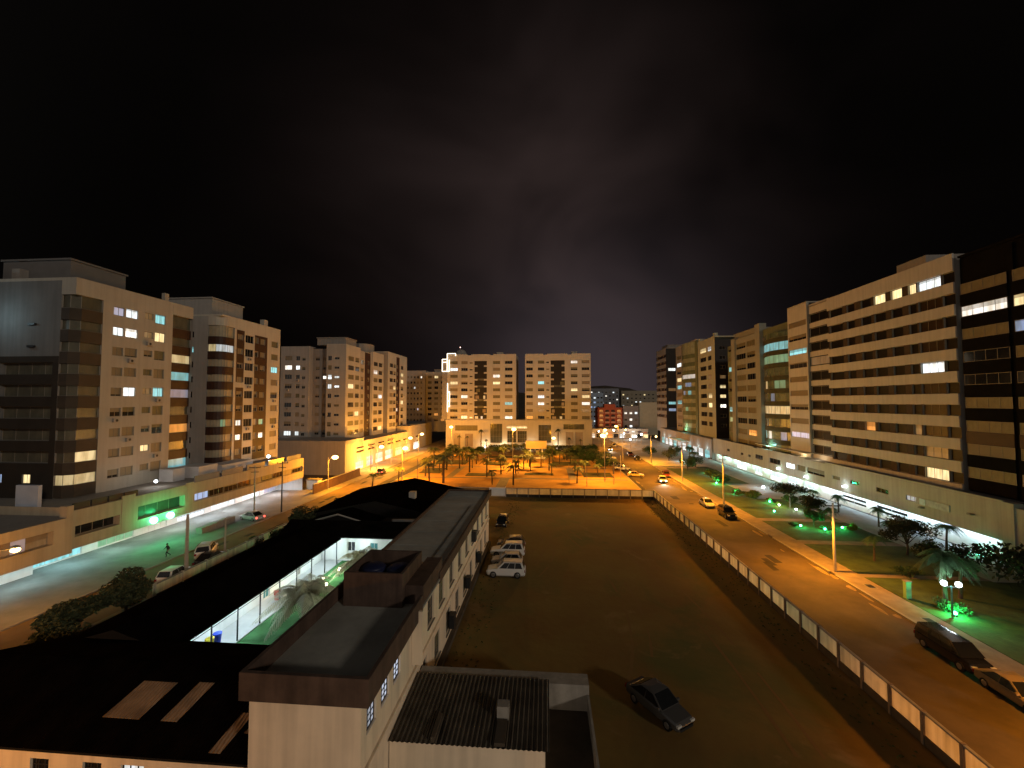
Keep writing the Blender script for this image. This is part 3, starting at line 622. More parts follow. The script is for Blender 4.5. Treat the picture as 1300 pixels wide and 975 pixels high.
# ------------------------------------------------------------------ right row of towers (street face at X = 60)
BAND = mat('pale_band_render', (.47, .44, .39), .85, .06, .3, streak=.12)
BRONZE = mat('bronze_glass', (.035, .022, .012), .3, .3, .8, spec=.15)
DULLG = mat('dull_black_glass', (.008, .007, .007), .4, .3, .8, spec=.12)
def tower_banded():
    t = tower('apartment_tower', (68, 86, 0), 'wide apartment tower on the right striped by long light parapet bands and dark window rows')
    fh = 3.3; zs = [38.0-fh*i for i in range(9)]; b = MB()      # z = top of each light band
    F = Face('W', 60.3, 66.1, 93.9)
    cols = [(89.6, 93.5), (86.3, 88.4), (82.1, 84.6), (78.8, 81.4), (75.3, 77.6), (72.6, 74.1), (68.3, 72.3), (66.12, 68.1)]
    holes = [(a, c, z+.02, z+1.68) for z in zs for a, c in cols] + [(a, c, zs[-1]-fh+.02, zs[-1]-fh+1.68) for a, c in cols]
    wall_face(b, F, 5.0, 42.0, holes, BEIGE, [(66.1, 93.9, z, z+1.7, mat('shaded_pier_render', (.055, .038, .026), .85, .1)) for z in [zs[-1]-fh]+zs] , depth=.35)  # recess shade on the beige piers put into a dark umber colour
    # light bands stand proud of the window rows
    b2 = MB(); W = Face('W', 60.3, 66.1, 93.9)
    for z in zs + [zs[-1]-fh]: b2.box(60.05, 60.297, 66.1, 93.9, z-1.62, z, BAND)
    b2.box(60.05, 60.297, 66.1, 93.9, 39.68, 42.3, BAND)
    # the checkered column
    Fa = Face('W', 60.0, 100.7, 108.4); ha = [(101.1, 108.0, z+.2, z+1.5) for z in zs]
    wall_face(b, Fa, 5, 43.2, ha, BAND)
    Fb = Face('W', 60.5, 93.9, 100.7); hb = [(94.1, 100.5, z-1.2, z+.6) for z in [39.6]+[38.0-fh*(i+.5) for i in range(9)]]
    wall_face(b, Fb, 5, 42.6, hb, BAND, [(93.9, 100.7, z-1.35, z+.75, DULLG) for z in [39.6]+[38.0-fh*(i+.5) for i in range(9)]])
    b.quad([(60, 100.7, 5), (60.5, 100.7, 5), (60.5, 100.7, 43.2), (60, 100.7, 43.2)], BEIGE)
    b.quad([(60, 108.4, 5), (78, 108.4, 5), (78, 108.4, 43), (60, 108.4, 43)], GREY); b.quad([(60.3, 66.1, 5), (78, 66.1, 5), (78, 66.1, 42), (60.3, 66.1, 42)], GREY)
    b.box(60.0, 78, 100.7, 108.4, 43.2, 43.5, BEIGE); b.box(60.3, 78, 66.1, 100.7, 42.0, 42.2, GREY); b.build('wall', t); b2.build('parapet_band', t)
    rr = random.Random(21)
    lm = {(0, 6): 'C', (0, 5): 'W', (0, 4): 'W', (0, 3): 'W', (4, 6): 'C', (8, 6): 'D', (7, 2): 'O', (9, 6): 'W', (7, 5): 'D'}
    for r in range(10):
        z = 38.0-fh*r
        for c, (a, d) in enumerate(cols):
            k = lm.get((r, c))
            window(t, F, a, d, z+.02, z+1.68, LM[k] if k else (DULLG if c != 6 else BRONZE), depth=.3, mull=0 if c != 6 else 2)
    for r, h in enumerate(ha): window(t, Fa, *h, {2: W_CYAN, 8: W_LAV}.get(r, CURT), mull=3)
    for r, h in enumerate(hb): window(t, Fb, *h, {3: W_DIM}.get(r, DULLG), mull=1)
    c = MB(); c.box(60.2, 66, 70.5, 76, 42.2, 43.6, GREY); c.build('roof_block', t)
tower_banded()
MATTE = mat('matte_black_tile', (.008, .007, .006), .95, .3, .7, spec=.03)
def tower_dark():
    t = tower('apartment_tower', (68, 54, 0), 'black apartment tower with long curtained balcony windows at the right edge of the photo')
    fh = 3.3; b = MB(); b.box(60.9, 80, 34, 65.9, 5, 41.4, MATTE); b.build('wall', t)
    zs = [35.9-fh*i for i in range(9)]
    EMB = mat('curtained_balcony', (.17, .145, .085), .6, .2, 1.5, stretch=(1, 6, .5))
    for r, z in enumerate(zs):
        for (a, c, k) in ((59.3, 65.5, 0), (51.0, 58.7, 1)):
            g = {(1, 0): W_WHITE, (1, 1): W_WARM, (2, 1): W_BLUE, (7, 0): CURT, (8, 1): W_DIM, (4, 0): GLASS, (3, 0): GLASS, (4, 1): GLASS}.get((r, k), EMB)
            m = MB(); m.box(60.35, 60.88, a, c, z-1.75, z-.05, MATTE if r != 6 else BROWN); o = m.build('balcony', t)
            F = Face('W', 60.45, a, c); window(o, F, a+.05, c-.05, z, z+1.5, g, depth=.0, mull=3, name='balcony_window')
    m = MB(); m.box(60.5, 61, 50.8, 65.8, 41.4, 41.7, MATTE); m.box(60.6, 61.2, 58.7, 59.3, 6, 41, MATTE); m.build('cornice', t)
tower_dark()
def tower_curved():
    t = tower('apartment_tower', (68, 126, 0), 'olive apartment tower with curved green-glass balconies, third from the far end of the right row')
    fh = 3.28; zs = [37.6-fh*i for i in range(10)]; b = MB()
    F = Face('W', 60, 124, 136.9); g = [[(130.6, 136.6, z-.95, z+.75), (124.2, 129.8, z-.95, z+.75)] for z in zs]
    wall_face(b, F, 5, 39.8, [h for r in g for h in r], mat('warm_grey_render', (.25, .25, .21), .85, .08, .3, streak=.1))
    wg = MATS['warm_grey_render']
    b.box(59.6, 61.5, 121.4, 124, 5, 42.3, wg); b.box(59.6, 61.5, 136.9, 139.4, 5, 40.3, wg)
    F2 = Face('W', 60.6, 139.4, 144.3); g2 = [[(140.0, 143.8, z-.9, z+.7)] for z in zs]; wall_face(b, F2, 5, 38.6, [h for r in g2 for h in r], OLIVE)
    b.box(61.5, 78, 107.8, 144.3, 5, 38.6, GREY); b.box(60.6, 64, 106.9, 121.4, 38.2, 40.4, OLIVE); b.box(60.02, 78, 124.02, 136.88, 39.8, 40.0, wg)
    b.build('wall', t)
    rr = random.Random(22)
    put_windows(t, F, g, {(8, 1): 'O'}, 'gsss', rnd=rr); put_windows(t, F2, g2, {(2, 0): 'Y', (6, 0): 'Y', (7, 0): 'G'}, 's', rnd=rr)
    path = [(61.2, 121.38)] + [(60.6-2.0*math.sin(math.pi*i/8)**.8, 121.3-13.4*i/8) for i in range(9)] + [(61.2, 107.8)]
    bay(t, path, [z-1.75 for z in zs], .95, 38.2, mat('dark_olive_parapet', (.05, .05, .026), .8, .2), BGLASSG, {1: 'Y', 2: 'G', (4, 3): 'W', (4, 6): 'G', (4, 7): 'G', 6: 'W', (8, 2): 'Y', (8, 4): 'C', (8, 7): 'B', (5, 5): 'B'})
    roof_block(t, 61, 70, 126, 140, 40.4, 42.0, wg)
tower_curved()
def tower_yellow():
    t = tower('apartment_tower', (68, 161, 0), 'narrow yellow-grey apartment tower with a black side wall in the middle of the right row')
    zs = [38.9-3.45*i for i in range(9)]; b = MB()
    F = Face('W', 60, 153.4, 170); g = [[(161.6, 167.6, z, z+1.7), (156.6, 160.0, z, z+1.7)] for z in zs]
    wall_face(b, F, 5, 43.4, [h for r in g for h in r], mat('yellow_grey_render', (.35, .36, .28), .85, .06, .3, streak=.1))
    yg = MATS['yellow_grey_render']
    So = Face('S', 153.4, 60, 72); gs = [[(61.6, 63.6, z, z+1.2)] for z in zs]; wall_face(b, So, 5, 42.6, [h for r in gs for h in r], BLACKP)
    b.box(60.02, 72, 153.42, 170, 43.4, 43.8, yg); b.quad([(60, 170, 5), (72, 170, 5), (72, 170, 43), (60, 170, 43)], GREY); b.build('wall', t)
    put_windows(t, F, g, {(0, 0): 'W', (0, 1): 'C', (5, 1): 'W', (6, 1): 'W', (3, 1): 'D', (4, 1): 'D'}, 'g', rnd=random.Random(23)); put_windows(t, So, gs, {(4, 0): 'W', (5, 0): 'W', (6, 0): 'H', (3, 0): 'D'}, 'g')
    c = MB(); c.box(60.2, 61.4, 154, 155.4, 43.8, 45, yg); c.box(60.2, 61.4, 168, 169.6, 43.8, 44.8, yg); c.build('chimney', t)
tower_yellow()
def tower_greenbay():
    t = tower('apartment_tower', (68, 185, 0), 'green-lit apartment tower with a rounded balcony stack, last but one of the right row')
    zs = [40.2-3.35*i for i in range(10)]; b = MB()
    F = Face('W', 60, 189.6, 198); g = [[(190.6, 196.6, z-.9, z+.8)] for z in zs]; wall_face(b, F, 5, 45.0, [h for r in g for h in r], PALE)
    b.box(61, 76, 171.5, 198, 5, 44.6, OLIVE); b.box(60, 76, 171.5, 198, 45, 45.4, PALE); b.box(60.2, 61, 171.5, 174, 5, 44.9, OLIVE); b.build('wall', t)
    put_windows(t, F, g, {(1, 0): 'C', (3, 0): 'W', (4, 0): 'Y', (6, 0): 'Y', (7, 0): 's'}, 'cs', rnd=random.Random(24))
    path = [(61, 189.5)] + [(60.4-2.2*math.sin(math.pi*i/7)**.8, 189.4-15.3*i/7) for i in range(8)] + [(61, 174)]
    bay(t, path, [z-1.7 for z in zs], 1.35, 44.9, mat('green_grey_parapet', (.11, .13, .07), .8, .2), mat('pale_green_blind', (.26, .28, .19), .6, .2), {3: 'H', (4, 5): 'B', (4, 6): 'B', (5, 4): 'B', (5, 6): 'Y', (7, 5): 'G'})
tower_greenbay()
def tower_last():
    t = tower('apartment_tower', (68, 223, 0), 'dark striped apartment tower farthest down the right row beside the open sky')
    zs = [42.6-3.35*i for i in range(10)]; b = MB()
    F = Face('W', 60, 214, 232); g = [[(228.2, 230.6, z, z+1.3), (222, 225, z, z+1.3), (215.4, 218, z, z+1.3)] for z in zs]
    wall_face(b, F, 5, 47.0, [h for r in g for h in r], PALE, [(214, 232, z-.1, z+1.4, BROWN) for z in zs])
    b.quad([(60, 214, 5), (74, 214, 5), (74, 214, 47), (60, 214, 47)], BLACKP); b.box(60, 74, 214.02, 232, 47, 47.4, GREY); b.build('wall', t)
    put_windows(t, F, g, {}, 'gsc', rnd=random.Random(25), mull=0)
    for r, k in ((2, W_COOL), (7, W_CYAN), (8, W_BLUE), (5, W_DIM)): window(t, Face('S', 214, 60, 74), 61, 64.5, zs[r]-.2, zs[r]+1.2, k, depth=-.07)
    roof_block(t, 62, 70, 218, 228, 47.4, 49.4, GREY)
tower_last()

# right podium: long beige building with a white-lit base
p = thing('podium_building', (58, 120, 0), 'long low beige shop building under the right towers with a white lit base wall', 'shop building')
F = Face('W', 57.5, 58.2, 150)
up = [(128, 129.6, 4.6, 5.3), (123.5, 125, 4.6, 5.3), (117, 121, 4.7, 5.9), (108.6, 113.6, 4.6, 5.9), (102.6, 106.4, 4.5, 5.8), (98.6, 101.6, 4.6, 5.9), (92.2, 98.0, 4.6, 5.9), (87.6, 89.8, 4.8, 5.5), (82.6, 84.8, 4.8, 5.5), (76, 78.6, 4.6, 5.4), (70.4, 72.6, 4.6, 5.4), (137, 139, 4.6, 5.4)]
m = MB(); wall_face(m, F, 2.72, 7.5, up, mat('sandy_render', (.38, .38, .345), .85, .08, .3, streak=.14), depth=.25); SANDY = MATS['sandy_render']
F0 = Face('W', 58.3, 58.2, 150); lo = [(73.4, 79.8, .9, 1.35), (73.4, 79.8, 1.6, 2.1), (82.2, 88.4, .9, 1.35), (82.2, 88.4, 1.6, 2.1), (97, 101, .2, 2.3), (103, 107, .2, 2.3), (110, 115, .2, 2.3), (119, 123, .2, 2.3), (128, 134, .2, 2.3)]
wall_face(m, F0, 0, 2.72, lo, WHITE, depth=.2)
m.quad([(57.5, 58.2, 2.72), (58.3, 58.2, 2.72), (58.3, 150, 2.72), (57.5, 150, 2.72)], WHITE)
m.box(57.5, 82, 34, 58.2, 0, 7.2, SANDY); m.box(57.3, 58.5, 56.8, 58.2, 0, 7.7, SANDY); m.box(57.5, 82, 58.21, 150, 7.5, 7.52, GREY)
for y0, y1 in ((58.2, 92), (99, 120), (122, 150)): m.box(57.5, 57.8, y0, y1, 7.52, 7.8, SANDY)
m.build('wall', p)
rr = random.Random(31)
for i, h in enumerate(up): window(p, F, *h, {4: W_COOL, 10: W_LAV}.get(i, GLASS if i < 5 or i > 7 else SHUT), depth=.18, mull=2)
for i, h in enumerate(lo): window(p, F0, *h, GLASS if i < 4 else W_COOL, depth=.12, frame=FRAMEW, mull=3 if i > 3 else 1, name='window' if i < 4 else 'shop_window')
for y in (62, 67, 72, 77, 82, 87, 92, 98, 104, 110, 116, 122, 128, 134, 140, 146):
    light('AREA', (57.58, y, 2.6), 110 if y < 96 else 110, (.60, .82, 1) if y < 96 else (.50, 1, .88), p, size=(.4, 4.5), rot=(0, R(-24), 0))
for y, z in ((98, 3.6), (109, 3.7), (86, 3.9), (69.5, 4.0), (62, 5.0)):
    k = MB(); k.box(56.9, 57.48, y-.25, y+.25, z, z+.22, WHITEL if y > 80 else GREY); k.build('wall_lamp', p)
    if y > 80: light('POINT', (56.1, y, z+.2), 90, (.5, 1, .8) if y > 90 else CW, p, .2)
# blank sign panel: letters too blurred to read, kept as a plain smudge of tones
k = MB(); k.box(57.36, 57.48, 65.2, 70.6, 4.5, 5.5, mat('faded_sign_board', (.34, .36, .38), .6, .3, 1.2)); k.build('sign_board', p)
k = MB(); k.box(57.30, 57.35, 69.0, 69.9, 4.5, 5.4, mat('pale_blue_panel', (.45, .60, .75), .6, .2, 3)); k.build('sign_panel', p)
# railing / roof terrace awnings
k = MB(); k.prism([(58, 99.5), (60, 99.5), (60, 122), (58, 122)], 8.6, 8.75, mat('cream_awning', (.62, .55, .40), .8, .1)); k.build('terrace_awning', p)
light('POINT', (57.6, 115, 9.2), 420, (.35, 1, .9), p, .3); light('POINT', (57.4, 180, 9), 420, (.4, 1, .75), p, .3); light('POINT', (59.2, 103, 8.3), 120, (1, .8, .45), p, .3); light('POINT', (59.2, 97.0, 8.3), 100, (1, .8, .5), p, .3)  # cyan deck lamp has no fixture, added to tint the curved balconies
p2 = thing('podium_building', (57, 170, 0), 'low white shop hall with a cyan lit front far along the right street', 'shop building')
m = MB(); F = Face('W', 57.0, 150.2, 215); ho = [(152+i*6.2, 156.6+i*6.2, .3, 3.2) for i in range(10)]
wall_face(m, F, 0, 7.2, ho, PALE); m.box(57.02, 72, 150.2, 215, 7.2, 7.4, GREY); m.quad([(57, 150.2, 0), (72, 150.2, 0), (72, 150.2, 7.2), (57, 150.2, 7.2)], PALE); m.build('wall', p2)
for i, h in enumerate(ho): window(p2, F, *h, W_COOL if i % 3 else W_CYAN, name='shop_window', mull=2)
for y in (154, 163, 172, 181, 190, 199, 208): light('POINT', (55.6, y, 3.6), 160, (.66, .95, 1), p2, .3)
k = MB(); k.box(53.5, 57, 172, 190, 4.4, 4.7, WHITE); k.build('canopy', p2)

# ------------------------------------------------------------------ left podiums
TAN = mat('tan_render', (.36, .31, .23), .85, .08, .3, streak=.16)
p = thing('podium_building', (-58, 70, 0), 'long tan shop building along the left street with dark window bands over lit shop fronts', 'shop building')
F = Face('E', -55.4, 45.3, 92.2); m = MB()
bands = [(45.6, 50.8, 4.35, 5.6), (53.2, 60.6, 4.2, 6.0), (62.4, 91.8, 4.5, 5.7)]
wall_face(m, F, 3.0, 7.5, bands, TAN, depth=1.0)
m.box(-78, -55.4, 45.3, 92.2, 7.48, 7.52, GREY, 'b'); m.quad([(-55.4, 45.3, 3), (-61.5, 45.3, 3), (-61.5, 92.2, 3), (-55.4, 92.2, 3)], WHITE)
m.box(-78, -55.4, 92.18, 92.22, 3, 7.5, TAN); m.box(-55.5, -55.38, 51.0, 52.8, 3.0, 7.9, TAN); m.box(-55.5, -55.38, 60.8, 62.2, 3.0, 7.7, TAN)
F0 = Face('E', -61.5, 45.3, 92.2); sh = [(46.2, 51.5, .2, 2.6), (53.5, 58.5, .2, 2.6), (60, 64, .2, 2.6), (66, 71.5, .2, 2.7), (73, 79, .2, 2.7), (81, 86, .2, 2.7), (87.5, 91.5, .2, 2.7)]
wall_face(m, F0, 0, 3, sh, WHITE); m.quad([(-61.5, 92.2, 0), (-55.6, 92.2, 0), (-55.6, 92.2, 3), (-61.5, 92.2, 3)], WHITE); m.build('wall', p)
for i, h in enumerate(sh): window(p, F0, *h, [W_CYAN, W_GREEN, WHITE, W_COOL, W_COOL, W_COOL, W_LAV][i], name='shop_window', mull=3, frame=FRAMEW)
window(p, F, *bands[0], GLASS, depth=.9, name='window_band'); window(p, F, *bands[1], mat('green_dark_glass', (.03, .05, .035), .3, .3), depth=.9, name='window_band')
for i in range(9):
    a = 62.5+i*3.26; window(p, F, a, a+3.1, 4.52, 5.68, W_BLUE if i == 0 else [GLASS, CURT, SHUT][i % 3], depth=.5, name='window_band')
for y in (62.4, 68, 74, 80, 86): 
    k = MB(); k.box(-55.6, -55.45, y, y+5, 7.52, 8.5, mat('rail_glass', (.18, .18, .19), .2, .1)); k.build('terrace_rail', p)
for i in range(4): k = MB(); k.box(-55.7, -55.5, 45.4+i*2, 47.2+i*2, 7.55, 8.3, DARKM); k.build('terrace_rail', p)
for y, e, c in ((47.5, 150, (.45, .92, 1)), (53, 130, (.5, 1, .85)), (58, 80, (.6, 1, .75)), (63, 130, (.8, 1, .9)), (68.5, 260, (.75, .88, 1)), (74.5, 260, (.80, .90, 1)), (81, 240, (.88, .92, 1)), (87.5, 260, (.85, .88, 1))):
    light('AREA', (-58.6, y, 2.94), e, c, p, size=(1.0, 1.4)); k = MB(); k.box(-59.1, -58.1, y-.7, y+.7, 2.95, 2.99, lit('ceiling_panel', (.85, .95, 1), 4, 0)); k.build('ceiling_lamp', p)
for y in (55.2, 57.8):
    k = MB(); k.ball((-55.0, y, 3.65), .46, GREENL, 12, 8); k.tube([(-55.35, y, 3.3), (-55.0, y, 3.6)], [.05, .05], DARKM, 5); k.build('green_flood_lamp', p)
    light('POINT', (-54.5, y, 3.9), 560, GR, p, .2)
k = MB(); k.ball((-57.2, 82.5, 9.0), .3, WHITEL); k.tube([(-57.2, 82.5, 7.5), (-57.2, 82.5, 9)], [.05, .05], DARKM, 5); k.build('terrace_lamp', p); light('POINT', (-57.0, 82.5, 9.3), 260, (.85, .92, 1), p, .2)
k = MB(); k.ball((-58.2, 58.5, 8.4), .22, WHITEL); k.build('terrace_lamp', p); light('POINT', (-58.2, 58.5, 8.8), 140, (1, .92, .8), p, .2)
for x0, x1, y0, y1, z1 in ((-61.6, -59.2, 62.4, 64.6, 9.5), (-61.8, -58, 66, 70, 9.4), (-61.4, -58, 71, 79, 8.9)):
    k = MB(); k.box(x0, x1, y0, y1, 7.53, z1, mat('terrace_wall', (.46, .46, .48), .8, .1)); k.build('terrace_wall', p)
# corner shop nearest the camera
p = thing('podium_building', (-58, 40, 0), 'tan corner shop building by the left edge with an orange lamp glow on its wall', 'shop building')
F = Face('E', -55.1, 28, 45.1); m = MB(); wall_face(m, F, 2.7, 6.9, [(37.0, 43.2, 4.3, 5.8)], TAN, depth=.9)
m.box(-78, -55.12, 45.08, 45.12, 2.7, 7.9, TAN); m.box(-56, -55.08, 44.4, 45.1, 6.9, 8.2, TAN); m.box(-78, -55.1, 28, 45.1, 6.88, 6.92, GREY); m.box(-70, -69.6, 30, 45, 6.95, 8.2, TAN)
m.quad([(-55.1, 28, 2.7), (-60, 28, 2.7), (-60, 45.1, 2.7), (-55.1, 45.1, 2.7)], WHITE); F0 = Face('E', -60, 28, 45.1); wall_face(m, F0, 0, 2.7, [(30, 34, .2, 2.4), (36, 40, .2, 2.4)], WHITE); m.build('wall', p)
window(p, F, 37.0, 43.2, 4.3, 5.8, W_DIM, depth=.8, mull=2); 
k = MB(); k.box(-55.85, -55.75, 39.9, 41.1, 4.32, 5.78, lit('doorway_glow', (.85, .75, .8), .5, .3)); k.build('curtain', p)
for h in ((30, 34, .2, 2.4), (36, 40, .2, 2.4)): window(p, F0, *h, WHITE, name='shop_window', frame=FRAMEW)
for y in (33, 38, 42.5): light('AREA', (-57.5, y, 2.64), 95, (.62, .93, 1), p, size=(1, 1.5))
k = MB(); k.box(-64, -61.0, 46.0, 46.4, 7.5, 10.2, mat('pale_blue_block', (.40, .45, .55), .8, .1)); k.build('roof_block', p)
# podium below the stepped block
p = thing('podium_building', (-62, 150, 0), 'orange lit shop podium with a big blank side wall under the stepped tan tower', 'shop building')
m = MB(); F = Face('E', -55.4, 112, 200); sh = [(118.5, 124, .3, 2.6), (126, 131, .3, 3.2), (133, 139, .3, 3.4), (141, 148, .3, 3.4), (151, 158, .3, 3.2), (161, 168, .3, 3.2), (172, 180, .3, 3.2)]
sl = [(119+i*8, 124.5+i*8, 5.2, 5.8) for i in range(9)] + [(119+i*8, 124.5+i*8, 6.4, 6.9) for i in range(4)]
wall_face(m, F, 0, 8.4, sh+sl, TAN, depth=.3); wall_face(m, Face('S', 112, -86, -55.4), 0, 9.4, [], GREY); m.box(-86, -55.42, 112.02, 124, 8.4, 9.4, GREY); m.box(-86, -55.42, 124, 200, 8.3, 8.42, GREY); m.box(-61, -55.4, 166, 200, 8.43, 10.4, TAN); m.build('wall', p)
for i, h in enumerate(sh): window(p, F, *h, [W_CYAN, W_BLUE, W_WHITE, W_WHITE, W_WARM, W_WARM, W_COOL][i], name='shop_window', mull=3, frame=FRAMEW)
for h in sl: window(p, F, *h, GLASS, depth=.25)
for y in (121, 129, 136, 145): light('POINT', (-53.8, y, 2.8), 150, (.95, .95, 1), p, .3)
for y in (155, 165, 176): light('POINT', (-53.4, y, 3.0), 200, (1, .8, .45), p, .3)

# ------------------------------------------------------------------ far blocks down the right street
def far_block(label, x0, x1, y, z1, material, rows, cols, litp, seed, depth=14, win=(1.6, 1.3), z0=0, cat='apartment block', pal='CHWW'):
    t = thing('apartment_block', ((x0+x1)/2, y, 0), label, cat); rr = random.Random(seed); m = MB(); F = Face('S', y, x0, x1)
    cw = (x1-x0)/cols; hh = (z1-1.5-z0)/rows
    holes = [(x0+cw*(i+.5)-win[0]/2, x0+cw*(i+.5)+win[0]/2, z0+hh*j+.9, z0+hh*j+.9+win[1]) for j in range(rows) for i in range(cols)]
    wall_face(m, F, 0, z1, holes, material); m.box(x0, x1, y+.02, y+depth, z1, z1+.4, material)
    for x in (x0, x1): m.quad([(x, y, 0), (x, y+depth, 0), (x, y+depth, z1), (x, y, z1)], material)
    m.build('wall', t)
    for h in holes: window(t, F, *h, LM[rr.choice(pal)] if rr.random() < litp else LM[rr.choice('gsc')], mull=0)
    return t
far_block('distant grey apartment block with scattered white windows over the far street', 40, 72, 420, 33, mat('far_grey', (.20, .20, .22), .9, .1), 9, 9, .28, 41, pal='CCH')
far_block('distant pale blue-lit block beside the second centre tower', 34, 44.5, 330, 27, mat('far_blue_lit', (.30, .36, .46), .9, .1), 7, 4, .12, 42, pal='CB')  # bluish light on this block is part of its wall colour
far_block('distant tan block half behind the farthest right tower', 76, 118, 430, 31, mat('far_tan', (.28, .24, .18), .9, .1), 8, 10, .22, 43, pal='CWW')
far_block('blank beige warehouse wall at the end of the right street', 57, 68, 262, 19.5, mat('far_cream', (.42, .38, .28), .9, .1), 1, 1, 0, 44, win=(.8, .8))
far_block('grey block with two bright white upper windows at the end of the right street', 46.6, 55.8, 258, 17.4, mat('far_mid', (.22, .20, .20), .9, .1), 4, 3, .45, 45, pal='CH')
red = thing('apartment_block', (38, 255, 0), 'reddish apartment block with orange lit arched balconies at the end of the right street', 'apartment block')
m = MB(); RED = mat('red_lit_render', (.33, .075, .035), .9, .2); m.box(31, 45.6, 255, 268, 0, 16.8, RED); m.prism([(35, 255), (41.5, 255), (41.5, 262), (35, 262)], 16.8, 18.8, RED); m.build('wall', red)  # red light on this block put into the wall colour
for r in range(5):
    for c in range(4):
        x = 31.7+c*3.5; z = 2.6+r*2.8; k = MB(); k.box(x, x+2.8, 254.3, 254.98, z-.6, z+.35, mat('salmon_parapet', (.50, .25, .15), .9, .1)); o = k.build('balcony', red)
        q = MB(); q.quad([(x+.3, 254.95, z+.4), (x+2.5, 254.95, z+.4), (x+2.5, 254.95, z+1.3), (x+2.0, 254.95, z+1.7), (x+.8, 254.95, z+1.7), (x+.3, 254.95, z+1.3)], W_ORANGE if (r*3+c) % 3 == 0 else BROWN); q.build('pane', o)
shop = thing('shop_row', (38, 235, 0), 'row of small shops with bright mixed lights where the right street ends', 'shops')
m = MB(); F = Face('S', 236, 24, 56); ho = [(24.6+i*3.2, 27.2+i*3.2, .3, 2.6) for i in range(10)]; wall_face(m, F, 0, 5.2, ho, BEIGE); m.box(24, 56, 236.02, 246, 5.2, 5.4, GREY); m.build('wall', shop)
for i, h in enumerate(ho): window(shop, F, *h, [W_WHITE, GLASS, W_WARM, W_ORANGE, GLASS, W_COOL, W_DIM][i % 7], name='shop_window', mull=1)
rr = random.Random(66)
SG = [lit('shop_sign_warm', (1, .72, .36), 1.3, .5), lit('shop_sign_white', (1, .97, .95), 1.5, .5), lit('shop_sign_red', (1, .25, .12), .9, .4), mat('dark_sign', (.06, .04, .05), .6, .3)]
for i in range(10):
    h0 = rr.uniform(2.8, 3.4); k = MB(); k.box(24.8+i*3.2, 24.8+i*3.2+rr.uniform(1.2, 2.3), 235.7, 235.96, h0, h0+rr.uniform(.4, .9), SG[[0, 3, 1, 2, 3, 0, 3, 1, 3, 2][i]]); k.build('sign_panel', shop)
light('POINT', (32, 230, 5), 2500, NAW, shop, .4); light('POINT', (46, 230, 5), 2500, (1, .85, .7), shop, .4)

# ------------------------------------------------------------------ school complex in the foreground
sc = thing('school_building', (-11, 40, 0), 'long two-storey beige school block with a flat grey roof running beside the parking lot', 'school building')
m = MB(); E = Face('E', -8.3, 18.7, 60.6)
upw = [(32.4+i*3.55, 34.0+i*3.55, 4.4, 6.3) for i in range(8)]; low = [(27.6+i*3.6, 29.2+i*3.6, .9, 2.8) for i in range(9)]
nearw = [(19.3, 20.4, 4.9, 6.1), (21.0, 22.1, 4.9, 6.1), (22.7, 23.8, 4.9, 6.1)]
midw = [(26.6, 27.6, 3.6, 5.0), (29.3, 30.9, 4.4, 6.3)]
wall_face(m, E, 0, 7.0, upw+low+nearw+midw, SCHOOL); wall_face(m, Face('S', 18.7, -13.6, -8.3), 0, 7.0, [], SCHOOL)
m.quad([(-13.6, 60.6, 0), (-8.3, 60.6, 0), (-8.3, 60.6, 7), (-13.6, 60.6, 7)], SCHOOL); m.quad([(-13.6, 18.7, 0), (-13.6, 60.6, 0), (-13.6, 60.6, 7), (-13.6, 18.7, 7)], SCHOOL)
m.box(-8.28, -8.16, 18.9, 60.4, 3.45, 3.6, SCHOOL); m.build('wall', sc)
r_ = MB()
r_.box(-14.2, -7.95, 31.2, 60.9, 7.0, 7.25, ROOFSHEET); r_.box(-8.15, -7.93, 31.2, 60.9, 6.75, 7.55, DARKFASCIA); r_.box(-14.25, -14.05, 31.2, 60.9, 6.9, 7.5, DARKFASCIA); r_.box(-14.05, -8.15, 60.75, 60.92, 7.25, 7.5, DARKFASCIA)
for i in range(7): r_.box(-14.04, -8.16, 33.9+i*3.9, 33.94+i*3.9, 7.25, 7.268, ROOFSHEET); r_.tube([(-9.4, 34, 7.32), (-9.4, 52, 7.32)], [.05, .05], STEEL, 6)
r_.build('roof', sc)
r_ = MB(); r_.box(-13.8, -7.9, 18.6, 31.15, 7.0, 7.12, ROOFSHEET)
for x0, x1, y0, y1 in ((-13.95, -7.85, 18.45, 18.65), (-8.05, -7.85, 18.65, 26.6), (-13.95, -13.75, 18.65, 31.1)): r_.box(x0, x1, y0, y1, 6.75, 8.0, DARKFASCIA)
r_.build('roof_terrace', sc)
r_ = MB(); x0, x1, y0, y1 = -13.1, -9.2, 26.6, 30.8
r_.box(x0, x1, y0, y0+.18, 7.12, 9.25, DARKFASCIA); r_.box(x0, x1, y1-.18, y1, 7.12, 9.25, DARKFASCIA); r_.box(x0, x0+.18, y0+.18, y1-.18, 7.12, 9.25, DARKFASCIA); r_.box(x1-.18, x1, y0+.18, y1-.18, 7.12, 9.25, DARKFASCIA); r_.box(-9.18, -8.0, 27.2, 32.2, 7.0, 8.3, DARKFASCIA)
r_.build('tank_enclosure', sc)
k = MB(); k.box(-8.28, -7.6, 25.7, 25.9, 4.2, 7.4, SCHOOL); k.build('wall_fin', sc)
k = MB(); k.box(-8.28, -7.9, 18.9, 60, 0, .45, PLINTH); k.build('plinth', sc)
for i, h in enumerate(upw+midw): window(sc, E, *h, [SHUT, GLASS, SHUT, CURT][i % 4] if i < 8 else [SHUT, GLASS][i-8], sill=True, rows=2)
for i, h in enumerate(low): window(sc, E, *h, [GLASS, SHUT, GLASS][i % 3], sill=True, rows=2)
for h in nearw: window(sc, E, *h, lit('classroom_window', (.72, .80, 1), .75, .5), frame=DARKM, rows=4, mull=2)
